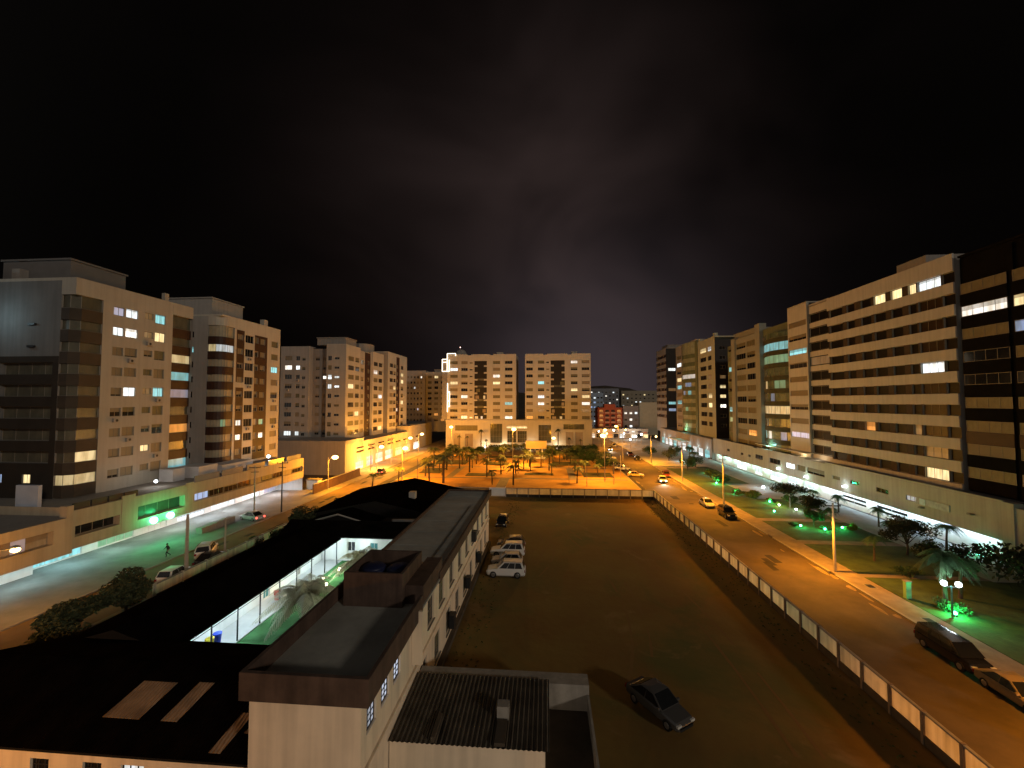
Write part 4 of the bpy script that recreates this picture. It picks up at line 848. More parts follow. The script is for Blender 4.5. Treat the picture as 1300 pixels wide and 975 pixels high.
for y, z in ((35.6, 1.1), (43, 1.2), (50.2, 1.1), (46.4, 4.8)):
    k = MB(); k.box(-8.28, -7.8, y, y+.8, z, z+1.1, DARKM); k.build('window_hood', sc)
for y in (36.5, 45.5):
    k = MB(); k.box(-14.0, -13.62, y-.2, y+.2, 5.6, 5.8, WHITEL); k.build('wall_lamp', sc); light('POINT', (-14.8, y, 5.4), 330, (.86, 1, .86), sc, .15)  # unseen wall lamps added to light the courtyard palms and lawn
TANK = mat('blue_plastic_tank', (.012, .016, .05), .45, .2)
def tank(x, label):
    t = thing('water_tank', (x, 28.7, 7.13), label, 'water tank', 'rooftop water tanks'); b = MB()
    b.tube([(x, 28.7, 7.13), (x, 28.7, 8.6), (x, 28.7, 8.75)], [.72, .84, .88], TANK, 20); b.build('tank_body', t, True)
    b = MB(); b.tube([(x, 28.7, 8.76), (x, 28.7, 8.95), (x, 28.7, 9.05)], [.9, .7, .3], TANK, 20); b.build('lid', t, True)
tank(-12.0, 'dark blue water tank in the left half of the open roof enclosure'); tank(-10.15, 'dark blue water tank in the right half of the open roof enclosure')

def gable(parent, x0, x1, y0, y1, ze, zr, axis, material, name='roof', over=.4, walls=None):
    b = MB()
    if axis == 'Y':
        xm = (x0+x1)/2; X0, X1 = x0-over, x1+over
        b.quad([(X0, y0-over, ze), (xm, y0-over, zr), (xm, y1+over, zr), (X0, y1+over, ze)], material); b.quad([(X1, y0-over, ze), (X1, y1+over, ze), (xm, y1+over, zr), (xm, y0-over, zr)], material)
        b.quad([(X0, y0-over, ze-.12), (X1, y0-over, ze-.12), (X1, y1+over, ze-.12), (X0, y1+over, ze-.12)], DARKGABLE)
        b.quad([(X0, y0-over, ze-.12), (X0, y0-over, ze), (X0, y1+over, ze), (X0, y1+over, ze-.12)], DARKGABLE); b.quad([(X1, y0-over, ze-.12), (X1, y0-over, ze), (X1, y1+over, ze), (X1, y1+over, ze-.12)], DARKGABLE)
        for y in (y0-over+.01, y1+over-.01): b.quad([(X0, y, ze-.12), (X1, y, ze-.12), (X1, y, ze), (xm, y, zr-.01), (X0, y, ze)], DARKGABLE)
    else:
        ym = (y0+y1)/2; Y0, Y1 = y0-over, y1+over
        b.quad([(x0-over, Y0, ze), (x1+over, Y0, ze), (x1+over, ym, zr), (x0-over, ym, zr)], material); b.quad([(x0-over, Y1, ze), (x0-over, ym, zr), (x1+over, ym, zr), (x1+over, Y1, ze)], material)
        b.quad([(x0-over, Y0, ze-.12), (x1+over, Y0, ze-.12), (x1+over, Y1, ze-.12), (x0-over, Y1, ze-.12)], DARKGABLE)
        for y in (Y0, Y1): b.quad([(x0-over, y, ze-.12), (x1+over, y, ze-.12), (x1+over, y, ze), (x0-over, y, ze)], DARKGABLE)
        for x in (x0-over+.01, x1+over-.01): b.quad([(x, Y0, ze-.12), (x, Y1, ze-.12), (x, Y1, ze), (x, ym, zr-.01), (x, Y0, ze)], DARKGABLE)
    return b.build(name, parent)
# left wing with the lit arcade
w = thing('school_wing', (-30, 40, 0), 'single-storey school wing with a wide black roof and a white lit arcade facing the courtyard', 'school building')
m = MB(); F = Face('E', -28.6, 27, 52.0)
dw = [(28.6, 29.7, .2, 2.3), (31.2, 32.2, 1.2, 2.4), (32.6, 33.6, 1.2, 2.4), (36.6, 37.6, 1.2, 2.4), (38.0, 39.0, 1.2, 2.4), (41.0, 42, .2, 2.3), (43.6, 45, 1.2, 2.4), (46.6, 47.6, .2, 2.3)]
wall_face(m, F, 0, 3.2, dw, WHITE); m.quad([(-34.5, 27, 0), (-34.5, 51, 0), (-34.5, 51, 2.9), (-34.5, 27, 2.9)], GREY); m.build('wall', w)
for i, h in enumerate(dw): window(w, F, *h, [mat('teal_door', (.06, .22, .24), .5, .1), GLASS, GLASS, GLASS, GLASS, MATS['teal_door'], GLASS, mat('grey_door', (.2, .18, .15), .6, .1)][i], name='door' if h[2] < 1 else 'window', frame=FRAMEW, rows=3 if h[2] > 1 else 1)
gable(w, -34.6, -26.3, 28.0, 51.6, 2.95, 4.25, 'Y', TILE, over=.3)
for i in range(9):
    k = MB(); k.tube([(-26.1, 28.6+i*2.8, .1), (-26.1, 28.6+i*2.8, 2.85)], [.06, .06], DARKM, 6); k.build('column', w)
k = MB(); k.tube([(-28.5, 28, 1.0), (-28.5, 50, 1.0)], [.03, .03], DARKM, 5); k.build('handrail', w)
for y in (30, 34, 38, 42, 46, 49.5):
    k = MB(); k.ball((-27.1, y, 2.78), .14, WHITEL, 8, 5); k.build('ceiling_lamp', w); light('POINT', (-26.9, y, 2.45), 320 if y != 42 else 220, (.66, .88, 1) if y != 42 else (1, .75, .5), w, .15)
# cross wing at the far end of the courtyard
w = thing('school_wing', (-20, 53, 0), 'short school wing closing the far end of the courtyard under a black roof', 'school building')
m = MB(); F = Face('S', 52.4, -34, -13.7); dw = [(-25.4, -24.4, 1.2, 2.4), (-22.4, -21.4, .2, 2.3), (-19, -18, 1.2, 2.4), (-16.6, -15.4, 1.2, 2.4)]; wall_face(m, F, 0, 3.1, dw, WHITE); m.quad([(-34, 56.6, 0), (-13.7, 56.6, 0), (-13.7, 56.6, 3.4), (-34, 56.6, 3.4)], GREY); m.build('wall', w)
for h in dw: window(w, F, *h, GLASS if h[2] > 1 else MATS['teal_door'], name='window' if h[2] > 1 else 'door', frame=FRAMEW)
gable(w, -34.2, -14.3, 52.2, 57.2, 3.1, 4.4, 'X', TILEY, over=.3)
for x in (-23, -18): light('POINT', (x, 51.2, 2.5), 60, (.7, .9, 1), w, .15)
k = MB(); k.box(-21.4, -14.6, 57.4, 57.6, 0, 3.9, mat('pale_wall', (.55, .55, .56), .8, .1)); k.build('parapet_wall', w)
# near wing with translucent roof sheets
w = thing('school_wing', (-22, 23, 0), 'near school wing with a black tiled roof holding pale translucent strips', 'school building')
m = MB(); F = Face('S', 19.2, -34, -13.7); ho = [(-25.2, -24.2, 1.8, 2.9), (-22.4, -21.4, 1.8, 2.9), (-20.4, -19.2, 1.8, 2.9), (-18.2, -17, 1.8, 2.9), (-16.2, -15, 1.8, 2.9)]
wall_face(m, F, 0, 3.35, ho, SCHOOL); m.quad([(-34, 19.2, 0), (-34, 27.4, 0), (-34, 27.4, 3.3), (-34, 19.2, 3.3)], SCHOOL); m.quad([(-34, 28, 0), (-14, 28, 0), (-14, 28, 3.3), (-34, 28, 3.3)], GREY); m.build('wall', w)
for i, h in enumerate(ho): window(w, F, *h, GLASS if i < 2 else W_COOL, frame=DARKM, rows=3, mull=2)
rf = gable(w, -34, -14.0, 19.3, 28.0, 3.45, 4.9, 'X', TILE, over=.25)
def on_roof(y): return 3.45 + (y-19.05)*(1.45/4.6)
for x0, x1, y0, y1 in ((-23.0, -20.95, 20.6, 22.5), (-19.75, -18.85, 20.6, 22.6), (-16.1, -15.5, 19.4, 21.2), (-15.0, -14.6, 20.3, 21.2), (-16.4, -14.9, 22.4, 22.9)):
    k = MB(); k.quad([(x0, y0, on_roof(y0)+.03), (x1, y0, on_roof(y0)+.03), (x1+.35, y1, on_roof(y1)+.03), (x0+.35, y1, on_roof(y1)+.03)], SKYL)
    k.quad([(x0, y0, on_roof(y0)), (x1, y0, on_roof(y0)), (x1, y0, on_roof(y0)+.03), (x0, y0, on_roof(y0)+.03)], SKYL); k.build('skylight', w)
# annex with corrugated roof
a = thing('annex', (-4, 23, 0), 'low annex with a grey corrugated roof leaning on the school block', 'annex')
m = MB(); wall_face(m, Face('S', 22.1, -8.25, -.1), 0, 2.6, [], SCHOOL); m.box(-8.25, 2.6, 26.9, 28.0, 0, 2.75, CONCRETE); m.box(-.3, -.1, 22.12, 26.9, 0, 2.6, SCHOOL); m.box(2.48, 2.6, 17, 26.9, 0, 2.2, CONCRETE); m.box(-.08, 2.46, 21.5, 26.88, 0, 1.2, PLINTH); m.build('wall', a)
b = MB(); n = 64
for i in range(n):
    x0 = -8.27+i*8.4/n; x1 = x0+8.4/n; z = lambda i: .05*(i % 2)
    b.quad([(x0, 21.85, 2.66+z(i)), (x1, 21.85, 2.66+z(i+1)), (x1, 26.88, 2.98+z(i+1)), (x0, 26.88, 2.98+z(i))], CORR)
b.build('roof', a)
k = MB(); k.box(-2.75, -2.1, 23.6, 24.2, 2.7, 3.5, CONCRETE); k.box(-2.7, -2.15, 21.9, 23.55, 2.74, 2.92, PLINTH); k.build('chimney', a)
k = MB(); k.box(-6.0, -5.8, 21.9, 23.6, 2.72, 3.0, PLINTH); k.build('roof_ridge', a)
# dark gabled houses behind the school
h1 = thing('house', (-27, 72, 0), 'dark house with a broad low gable roof between the school and the plaza', 'house')
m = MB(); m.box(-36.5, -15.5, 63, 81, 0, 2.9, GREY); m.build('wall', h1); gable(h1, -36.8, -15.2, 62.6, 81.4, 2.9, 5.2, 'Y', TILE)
k = MB(); k.box(-22.6, -21.6, 68, 69, 3.2, 5.4, PALE); k.build('chimney', h1)
h2 = thing('house', (-29, 59, 0), 'smaller dark gabled shed with a pale roof edge just behind the school wing', 'house')
m = MB(); m.box(-34, -25, 58.2, 61.4, 0, 2.8, GREY); m.build('wall', h2); gable(h2, -34.2, -24.6, 58.1, 61.6, 2.9, 4.3, 'Y', TILE)
k = MB()
for s in (-1, 1): k.tube([(-29.4, 57.6, 4.36), (-29.4+s*5.3, 57.6, 2.92)], [.12, .12], PALE, 4)
k.build('barge_board', h2)

# ------------------------------------------------------------------ walls and fences
def translucent(m, amount):
    t = m.node_tree; b = t.nodes['Principled BSDF']; out = t.nodes['Material Output']; tr = t.nodes.new('ShaderNodeBsdfTranslucent'); mx = t.nodes.new('ShaderNodeMixShader'); mx.inputs[0].default_value = amount
    src = b.inputs['Base Color'].links[0].from_socket; t.links.new(src, tr.inputs['Color']); t.links.new(b.outputs[0], mx.inputs[1]); t.links.new(tr.outputs[0], mx.inputs[2]); t.links.new(mx.outputs[0], out.inputs['Surface']); return m
PANEL = translucent(mat('fibre_sheet_panel', (.84, .78, .66), .9, .16, .35, streak=.3), .82)
PANELG = translucent(mat('grey_sheet_panel', (.75, .72, .66), .9, .10, .9, streak=.15), .7)
POSTM = mat('precast_post', (.20, .15, .11), .9, .2, 1)
def panel_wall(label, axis, const, lo, hi, step, pm, postm, h=1.85):
    t = thing('boundary_wall', ((const, (lo+hi)/2, 0) if axis == 'Y' else ((lo+hi)/2, const, 0)), label, 'wall')
    m = MB(); c = MB(); q = MB()
    def bx(mb, a, b, d0, d1, z0, z1, mm):
        if axis == 'Y': mb.box(const+d0, const+d1, a, b, z0, z1, mm)
        else: mb.box(a, b, const+d0, const+d1, z0, z1, mm)
    bx(m, lo, hi, -.012, .012, .55, h-.06, pm); m.build('wall_panel', t)
    bx(q, lo, hi, -.12, .12, -.04, .55, PLINTH); q.build('plinth', t)
    bx(c, lo, hi, -.10, .10, h-.06, h+.04, CONCRETE); c.build('coping', t)
    n = int(round((hi-lo)/step))
    for i in range(n+1):
        y = lo+i*(hi-lo)/n; k = MB(); bx(k, y-.08, y+.08, -.16, .13, -.04, h+.07, postm); k.build('post', t)
    return t
panel_wall('long sheet panel wall with dark posts between the parking lot and the right street', 'Y', 22.35, 18, 89.7, 2.41, PANEL, POSTM)
panel_wall('grey sheet panel wall with pale posts closing the far end of the parking lot', 'X', 89.95, -8.6, 22.3, 2.41, PANELG, CONCRETE)
t = thing('gate', (-10.2, 88, 0), 'white slatted gate in the far left corner of the parking lot', 'gate')
m = MB(); m.box(-12.2, -8.75, 89.9, 90.0, .1, 1.9, WHITE)
for i in range(6): m.box(-12.2, -8.75, 89.84, 89.89, .2+i*.29, .38+i*.29, WHITE)
m.build('gate_panel', t); m = MB(); m.box(-8.74, -8.62, 89.8, 90.05, 0, 2.1, WHITE); m.build('gate_post', t)
panel_wall('low pale street wall with posts along the school side of the left street', 'Y', -40.0, 40.5, 70, 3.3, PANEL, PANELG, 1.6)
t = thing('boundary_wall', (-51, 100, 0), 'dark brick street wall with a pale sloping coping round the vacant ground', 'wall')
m = MB(); m.box(-50.9, -50.7, 88.3, 111.3, 0, 2.1, mat('dark_brick', (.09, .05, .035), .9, .2)); m.build('wall_panel', t); m = MB(); m.box(-50.98, -50.62, 88.3, 111.3, 2.1, 2.22, CONCRETE); m.build('coping', t)
t = thing('shed', (-54, 93.6, 0), 'small white guard shed by the end of the left shop building', 'shed'); m = MB(); m.box(-55.2, -52.6, 93.2, 95, 0, 2.2, WHITE); m.build('wall', t); m = MB(); m.box(-55.4, -52.4, 93, 95.2, 2.2, 2.35, GREY); m.build('roof', t)
t = thing('ramp_wall', (-53.5, 66, 0), 'grey sloped ramp wall in front of the white lit shops', 'ramp'); m = MB(); m.quad([(-52.4, 60.6, .1), (-52.4, 67.4, .1), (-52.4, 67.4, 1.0), (-52.4, 60.6, 1.0)], GREY); m.box(-53.4, -52.42, 60.6, 67.4, .1, 1.0, GREY); m.build('wall', t)
t = thing('shelter', (-4.5, 150, 0), 'orange lit billboard-like shelter with two posts in the middle of the plaza', 'shelter')
m = MB(); m.box(-7.2, .2, 149.6, 151.2, 3.6, 6.3, mat('shelter_panel', (.66, .47, .22), .8, .06)); m.build('panel', t)
for x in (-5.6, -1.4): m = MB(); m.box(x-.2, x+.2, 150.2, 150.6, .1, 3.6, WHITE); m.build('post', t)
m = MB(); m.box(-7, 0, 149.2, 151.4, .1, .5, WHITE); m.build('base', t)

# ------------------------------------------------------------------ street lamps and poles
def street_lamp(label, x, y, h, hx=0, hy=0, e=6000, col=NA, head=True, kind='lamp', r=.72):
    t = thing('street_lamp', (x, y, 0), label, 'street lamp', 'sodium street lamps')
    m = MB(); m.tube([(x, y, 0), (x, y, h-.2)], [.13, .08], POLEC, 8); m.build('pole', t)
    m = MB(); m.tube([(x, y, h-.9), (x+hx*.5, y+hy*.5, h-.05), (x+hx, y+hy, h+.05)], [.05, .045, .04], STEEL, 6); m.build('arm', t)
    m = MB(); m.box(x+hx-.28, x+hx+.28, y+hy-.2, y+hy+.2, h+.12, h+.26, STEEL); hd = m.build('lamp_head', t)
    m = MB(); m.ball((x+hx, y+hy, h-.12), r, SODIUM, 12, 7, .62); m.build('bulb_halo', hd, True)  # ball oversized so the lamp's glow halo is part of its shape
    light('POINT', (x+hx, y+hy, h-.7), e, col, t, .35)
    return t
street_lamp('orange street lamp beside the dark brick street wall', -50.1, 93.3, 7.6, 1.6, 0, 12000)
street_lamp('orange street lamp before the blue-white shop fronts of the tan podium', -50.6, 122.4, 6.9, 1.4, 0, 33000, NAW)
street_lamp('orange street lamp at the left plaza kerb near the single palms', -36.4, 104, 8.6, .8, 0, 20000)
street_lamp('yellow street lamp outside the warm shop fronts up the left street', -50, 147, 7.4, 1.5, 0, 15000)
street_lamp('yellow street lamp second up the left street past the warm shops', -49.6, 160, 7.8, 1.4, 0, 11000, NAW)
street_lamp('tall orange lamp at the plaza corner under the white light outline', -37.4, 164, 10.4, 0, -.8, 15000)
street_lamp('distant orange lamp on the left street beyond the plaza corner', -44, 182, 9.0, .8, 0, 4000)
street_lamp('tall orange mast lamp in the middle of the plaza beside the shelter', -10.5, 132, 11.7, .4, 0, 33000, NAW)
street_lamp('tall orange mast lamp at the right plaza corner near the parked cars', 14.8, 108.1, 11.8, -.4, 0, 22000, NAW)
street_lamp('orange lamp far along the right street before the reddish block', 24.5, 184, 8.2, 1, 0, 12000)
street_lamp('small orange lamp on the right street beyond the parked row', 34.6, 205, 8.6, -1, 0, 9000)
street_lamp('orange lamp with flare in front of the tan corner shop', -53.0, 34.0, 6.4, 2.9, 2.2, 800, r=.36)
street_lamp('orange lamp behind the plaza shrubs before the podium steps', 2.5, 161, 6.5, .4, 0, 5000)
street_lamp('orange street lamp out of frame at the near left corner of the school', -41.4, 22, 6.6, -.6, .6, 1500)
street_lamp('orange street lamp out of frame before the near school wing', -27, 9, 6.0, 0, .8, 2600)
t = thing('flood_light', (-1, 7, 0), 'added unseen fill light on a post under the camera', 'flood light'); m = MB(); m.tube([(-1, 7, 0), (-1, 7, 3.6)], [.07, .06], STEEL, 6); m.build('post', t); m = MB(); m.box(-1.2, -.8, 7, 7.15, 3.3, 3.6, WHITEL); m.build('lens', t); light('POINT', (-1, 7.5, 3.4), 650, (1, .76, .52), t, .2)  # unseen flood added to brighten the near school walls
def cut_lamp(label, x, y, h, dx, e, rx=0, col=NA):
    """utility pole with an added road lantern: dark housing, downward spot, weak open spill"""
    t = thing('street_lamp', (x, y, 0), label, 'street lamp', 'utility poles with added road lanterns on the right street')
    m = MB(); m.tube([(x, y, 0), (x, y, h*.55), (x, y, h)], [.17, .14, .10], POLEC, 8); m.build('pole', t)
    m = MB(); m.tube([(x-.9, y, h-.35), (x+.9, y, h-.35)], [.06, .06], DARKM, 4); m.tube([(x-.7, y, h-1.1), (x+.7, y, h-1.1)], [.05, .05], DARKM, 4)
    for s in (-.8, 0, .8): m.tube([(x+s, y, h-.33), (x+s, y, h-.1)], [.05, .03], DARKM, 5)
    m.build('crossarm', t)
    m = MB(); m.tube([(x, y, h-1.6), (x+dx, y, h-.9)], [.045, .04], DARKM, 6); m.build('arm', t)
    m = MB(); m.box(x+dx-.35, x+dx+.35, y-.16, y+.16, h-.92, h-.74, DARKM); m.build('lamp_head', t)
    light('SPOT', (x+dx, y, h-1.15), e*1.5, NA, t, .25, (0, 0, 0), 152, blend=.45); light('POINT', (x+dx, y, h-1.2), e*.05, (1, .60, .30), t, .3)  # lantern lamps added to light the road, with slight facade spill
cut_lamp('wooden-brown utility pole on the right sidewalk nearest the camera', 34.2, 53.5, 8.2, -2.2, 7000)
cut_lamp('tall utility pole with double crossarm beside the two dark parked cars', 34.0, 84.2, 10.2, -2.4, 11000)
cut_lamp('utility pole on the right sidewalk next to the green lit bush', 34.6, 110.5, 9.4, -2.4, 16000)
cut_lamp('utility pole by the far parked cars on the right street', 34.6, 142, 9.4, -2.4, 15000)
cut_lamp('utility pole out of frame beside the near right street', 34.2, 24, 8.6, -2.2, 5200)
cut_lamp('utility pole out of frame behind the camera beside the right street', 34.2, -6, 8.6, -2.2, 2600)
def utility_pole(label, x, y, h, r=.15, arm=True, material=None):
    t = thing('utility_pole', (x, y, 0), label, 'utility pole', 'utility poles on the left street'); m = MB(); m.tube([(x, y, 0), (x, y, h)], [r, r*.6], material or POLEC, 8); m.build('pole', t)
    if arm:
        m = MB(); m.tube([(x-.9, y-.3, h-.4), (x+.9, y+.3, h-.4)], [.06, .06], DARKM, 4); m.tube([(x-.6, y-.2, h-1.2), (x+.6, y+.2, h-1.2)], [.05, .05], DARKM, 4)
        for s in (-.8, 0, .8): m.tube([(x+s, y+s*.33, h-.36), (x+s, y+s*.33, h-.12)], [.05, .03], DARKM, 5)
        m.build('crossarm', t)
utility_pole('thick orange lit pole beside the white car at the low street wall', -41.6, 46, 7.2, .22, False)
utility_pole('short pole next to the dark car at the low street wall', -42.2, 52.6, 5.0, .14, False)
utility_pole('dark utility pole with crossarms before the white lit shops', -52.4, 72, 8.8, .14)
utility_pole('dark utility pole with crossarms beside the silver car with red tail lights', -48.4, 73.8, 9.4, .14, True, DARKM)
utility_pole('brown utility pole with crossarms behind the dark brick wall end', -51.0, 119, 8.4)
utility_pole('thin utility pole in front of the white shop fronts of the tan podium', -50.6, 134, 8.6)
for i, (x, y, h) in enumerate(((9.7, 101.8, 5.2), (16.5, 104.6, 5.4), (-31.5, 101.2, 6.4), (5.6, 104.8, 4.6), (19.6, 113, 6), (26.3, 147, 8))):
    t = thing('flag_pole', (x, y, 0), ['slim pole on the plaza edge left of two pale poles', 'slim pole at the right plaza corner below the mast lamp', 'slim pole near the left single palms on the plaza edge', 'slim pole beside the forked palm on the plaza edge', 'pale post beside the right street plaza kerb', 'slim pole at the left kerb of the right street by parked cars'][i], 'pole', 'slim poles round the plaza'); m = MB(); m.tube([(x, y, 0), (x, y, h)], [.08, .06], POLEC, 6); m.build('pole', t)
    m = MB(); m.ball((x, y, h+.06), .1, STEEL, 6, 4); m.build('finial', t)
for i, (x, y, h) in enumerate(((27.5, 222, 4.5), (30.5, 214, 4), (35.5, 224, 5), (38.6, 212, 4.2), (42, 226, 5.2), (45.5, 205, 4.4), (41, 196, 4), (48.5, 190, 4.6), (24, 228, 5), (36.6, 186, 3.6))):
    t = thing('street_lamp', (x, y, 0), 'one of the small bright lamps crowding the far end of the right street', 'street lamp', 'small lamps at the far end of the right street'); m = MB(); m.tube([(x, y, 0), (x, y, h)], [.07, .05], POLEC, 6); m.build('pole', t)
    m = MB(); m.ball((x, y, h+.3), .34+.1*(i % 3), [WHITEL, SODIUM, lit('warm_globe', (1, .85, .6), 10, 0)][i % 3], 8, 6); m.build('globe', t); light('POINT', (x, y, h+.8), 380, [(1, .9, .85), NA, NAW][i % 3], t, .2)
# double globe lamp on the lawn
t = thing('garden_lamp', (37.9, 43.2, 0), 'garden lamp with two bright white globes over a green lit patch of lawn', 'garden lamp')
m = MB(); m.tube([(37.9, 43.2, 0), (37.9, 43.2, 3.0)], [.09, .06], mat('green_post', (.08, .25, .2), .5, .1), 8); m.build('post', t)
m = MB(); m.tube([(37.35, 43.35, 2.9), (38.45, 43.05, 2.9)], [.04, .04], DARKM, 6); m.build('crossarm', t)
for s in (-1, 1): m = MB(); m.ball((37.9+s*.52, 43.2-s*.14, 3.2), .25, WHITEL, 12, 8); m.build('globe', t, True)
light('POINT', (37.9, 43.2, 3.6), 260, (.85, .95, 1), t, .3)
def green_flood(label, x, y, e=120, col=GR, ball=.16):
    e *= 2.2
    t = thing('flood_light', (x, y, 0), label, 'flood light', 'green garden flood lights'); m = MB(); m.box(x-.12, x+.12, y-.1, y+.1, .05, .2, DARKM); m.build('base', t)
    m = MB(); m.ball((x, y, .34), ball, GREENL if col == GR else WHITEL, 8, 6); m.build('lens', t); light('POINT', (x, y, .75), e, col, t, .12)
green_flood('green flood light at the foot of the white globe lamp', 38.5, 43.6, 320)
green_flood('left green flood light under the dark flat-crowned tree', 40.9, 71.8, 120)
green_flood('middle green flood light under the dark flat-crowned tree', 43.6, 70.2, 120)
green_flood('right green flood light beside the clipped yellow-green shrub', 46.9, 71.3, 90)
green_flood('small green flood light on the open lawn behind the parked dark cars', 41.5, 80.8, 40)
green_flood('green flood light beneath the canopy end tree', 44.6, 88.4, 160)
green_flood('green flood light by the bush near the second utility pole', 41.6, 96.6, 130)
green_flood('teal green flood light inside the bush next to the sidewalk pole', 41.8, 107.5, 260)
green_flood('far green flood light under the shrubs of the right forecourt', 45.8, 123, 260, (.1, .9, .6))
green_flood('white flood light on the grey forecourt pavement', 50.6, 103, 420, CW, .34)
green_flood('white flood light under the flat-crowned dark tree', 46.2, 82.4, 160, CW, .2)
green_flood('yellowish garden flood light beside the canopy tree', 44.9, 85.6, 150, (.8, 1, .15), .16)
green_flood('far white flood light among shrubs before the cyan hall', 46, 146, 350, (.6, .95, 1), .3)
green_flood('green flood light at the end pillar of the right shop building', 56.6, 60.6, 35)
t = thing('utility_box', (37.1, 47.1, 0), 'green lit upright utility box on the edge of the right lawn', 'utility box'); m = MB(); m.box(36.85, 37.35, 46.9, 47.3, .05, 1.75, mat('green_cabinet', (.18, .35, .18), .6, .1)); m.build('cabinet', t); m = MB(); m.box(36.8, 37.4, 46.85, 47.35, 1.75, 1.85, GREY); m.build('lid', t)
for x, y, s in ((-25.0, 42.6, 0), (-24.6, 45.2, 1), (-24.0, 47.6, 2), (-23.4, 43.6, 3)):
    t = thing('garden_lamp', (x, y, 0), ['low globe lamp nearest the arcade on the courtyard lawn', 'low globe lamp in the middle of the courtyard lawn', 'low globe lamp beside the far courtyard palm', 'low globe lamp between the two courtyard palms'][s], 'garden lamp', 'courtyard globe lamps')
    m = MB(); m.tube([(x, y, 0), (x, y, .7)], [.04, .03], DARKM, 6); m.build('post', t); m = MB(); m.ball((x, y, .85), .17, lit('warm_globe', (1, .85, .6), 10, 0), 8, 6); m.build('globe', t); light('POINT', (x, y, 1.5), 110, (.8, 1, .65), t, .15)
for x, y, c, l in ((-27.4, 32.8, (.55, .42, .03), 'yellow recycling bin under the courtyard arcade'), (-27.4, 33.6, (.02, .05, .45), 'blue recycling bin under the courtyard arcade'), (-27.4, 41.4, (.5, .05, .03), 'red bin under the courtyard arcade'), (-27.4, 32.0, (.03, .2, .06), 'green recycling bin under the courtyard arcade')):
    t = thing('recycling_bin', (x, y, .15), l, 'bin', 'bins under the arcade'); mm = mat('bin_plastic_%d' % (c[0]*100+c[2]*10), c, .5, .1); m = MB(); m.tube([(x, y, .15), (x, y, .95)], [.24, .32], mm, 8); m.build('bin_body', t); m = MB(); m.tube([(x, y, .96), (x, y, 1.02), (x, y, 1.1)], [.34, .34, .12], mm, 8); m.build('lid', t)

# ------------------------------------------------------------------ vegetation
def palm_mesh(h, fr, n, frondm, trunkr=.13, droop=1.0, seed=0, up=.55, leaf=.32):
    rr = random.Random(seed); tr = MB()
    lean = rr.uniform(-.25, .25); tr.tube([(0, 0, 0), (lean*.3, 0, h*.5), (lean, 0, h)], [trunkr*1.3, trunkr, trunkr*.9], BARK, 7)
    cr = MB()
    for i in range(n):
        a = 2*math.pi*i/n + rr.uniform(-.2, .2); e = rr.uniform(.1, 1)*up*1.9; L = fr*rr.uniform(.8, 1.1)
        pts = []
        for s in range(7):
            u = s/6; r = L*(u*math.cos(e)*.95+.05*u*u); z = L*(u*math.sin(e) - droop*.75*u*u)
            pts.append(Vector((lean+math.cos(a)*r, math.sin(a)*r, h+z)))
        side = Vector((-math.sin(a), math.cos(a), 0))
        for s in range(6):
            p, q = pts[s], pts[s+1]; mid = (p+q)/2; u = (s+.5)/6; wl = leaf*fr*(math.sin(math.pi*min(1, .15+u*.85))*.9+.15)
            u1 = (s+1.5)/6; wl1 = leaf*fr*(math.sin(math.pi*min(1, .15+u1*.85))*.9+.12) if s < 5 else .02
            nb = 4
            for j in range(nb):
                b0 = p.lerp(q, j/nb); b1 = p.lerp(q, (j+.72)/nb); w = wl+(wl1-wl)*j/nb
                for sg in (-1, 1):
                    o0 = b0+(q-p)*.55+side*sg*w*.75+Vector((0, 0, -w*.5)); o1 = b1+(q-p)*.45+side*sg*w*.68+Vector((0, 0, -w*.46))
                    cr.quad([b0, b1, o1, o0], frondm)
    return tr, cr
def palm_proto(name, label, cat, group, *a, **k):
    tr, cr = palm_mesh(*a, **k); t = thing(name, (0, 0, 0), label, cat, group); tr.build('trunk', t); cr.build('crown', t); return t
plaza_palms = [(-39.6, 93.4, .9, 'small palm on the left street pavement behind the dark roofs'), (-37.2, 103.8, .85, 'bare-looking small palm at the left plaza kerb'), (-28.4, 100.8, 1.25, 'tall palm at the plaza front with drooping fronds, left of centre'), (-13.1, 101.9, .85, 'shorter of two palms standing alone at the plaza front edge'), (-8.0, 102.2, 1.15, 'taller of two palms standing alone at the plaza front edge'), (7.6, 105.4, .95, 'forked palm at the right end of the plaza front edge'),
    (-6.7, 126.1, 1.0, 'palm near the foot of the middle mast lamp'), (-35.3, 131, 1.35, 'bushy palm in the left plaza cluster nearest the street'), (-29.4, 122.8, 1.2, 'palm with a long bare trunk left of the plaza centre'), (-25.5, 103.0, 1.7, 'tallest slim palm of the left plaza cluster'), (-33.0, 121, 1.05, 'low palm in the shade of the left plaza cluster'), (-31, 138, 1.4, 'dense palm at the back left plaza corner')]
pp = None
for i, (x, y, s, l) in enumerate(plaza_palms):
    if pp is None: pp = palm_proto('palm_tree', l, 'palm tree', 'small palms on the plaza', 3.3, 1.9, 11, FROND, seed=2); o = pp; o.location = (x, y, .1); o.scale = (s*1.2,)*3
    else: o = dup(pp, (x, y, .1), i*1.3, l, 'small palms on the plaza', scale=s*1.2)
backrow = 'one of the small palms in the back rows of the plaza under orange light'
for i in range(48):
    x = -33+ (i*7.3) % 52; y = 112+((i*13.7) % 44); 
    if abs(x+10.5) < 2 and abs(y-132) < 3: continue
    dup(pp, (x+random.uniform(-1, 1), y, .1), random.uniform(0, 6), backrow, 'palms in the back rows of the plaza', scale=random.uniform(.9, 1.5))
w1 = palm_proto('palm_tree', 'tall fan palm with a shaggy crown before the left half of the shop podium', 'palm tree', 'fan palms before the shop podium', 8.2, 1.7, 20, LEAF, trunkr=.22, droop=1.5, seed=5, up=.9); w1.location = (-27.6, 177, 0)
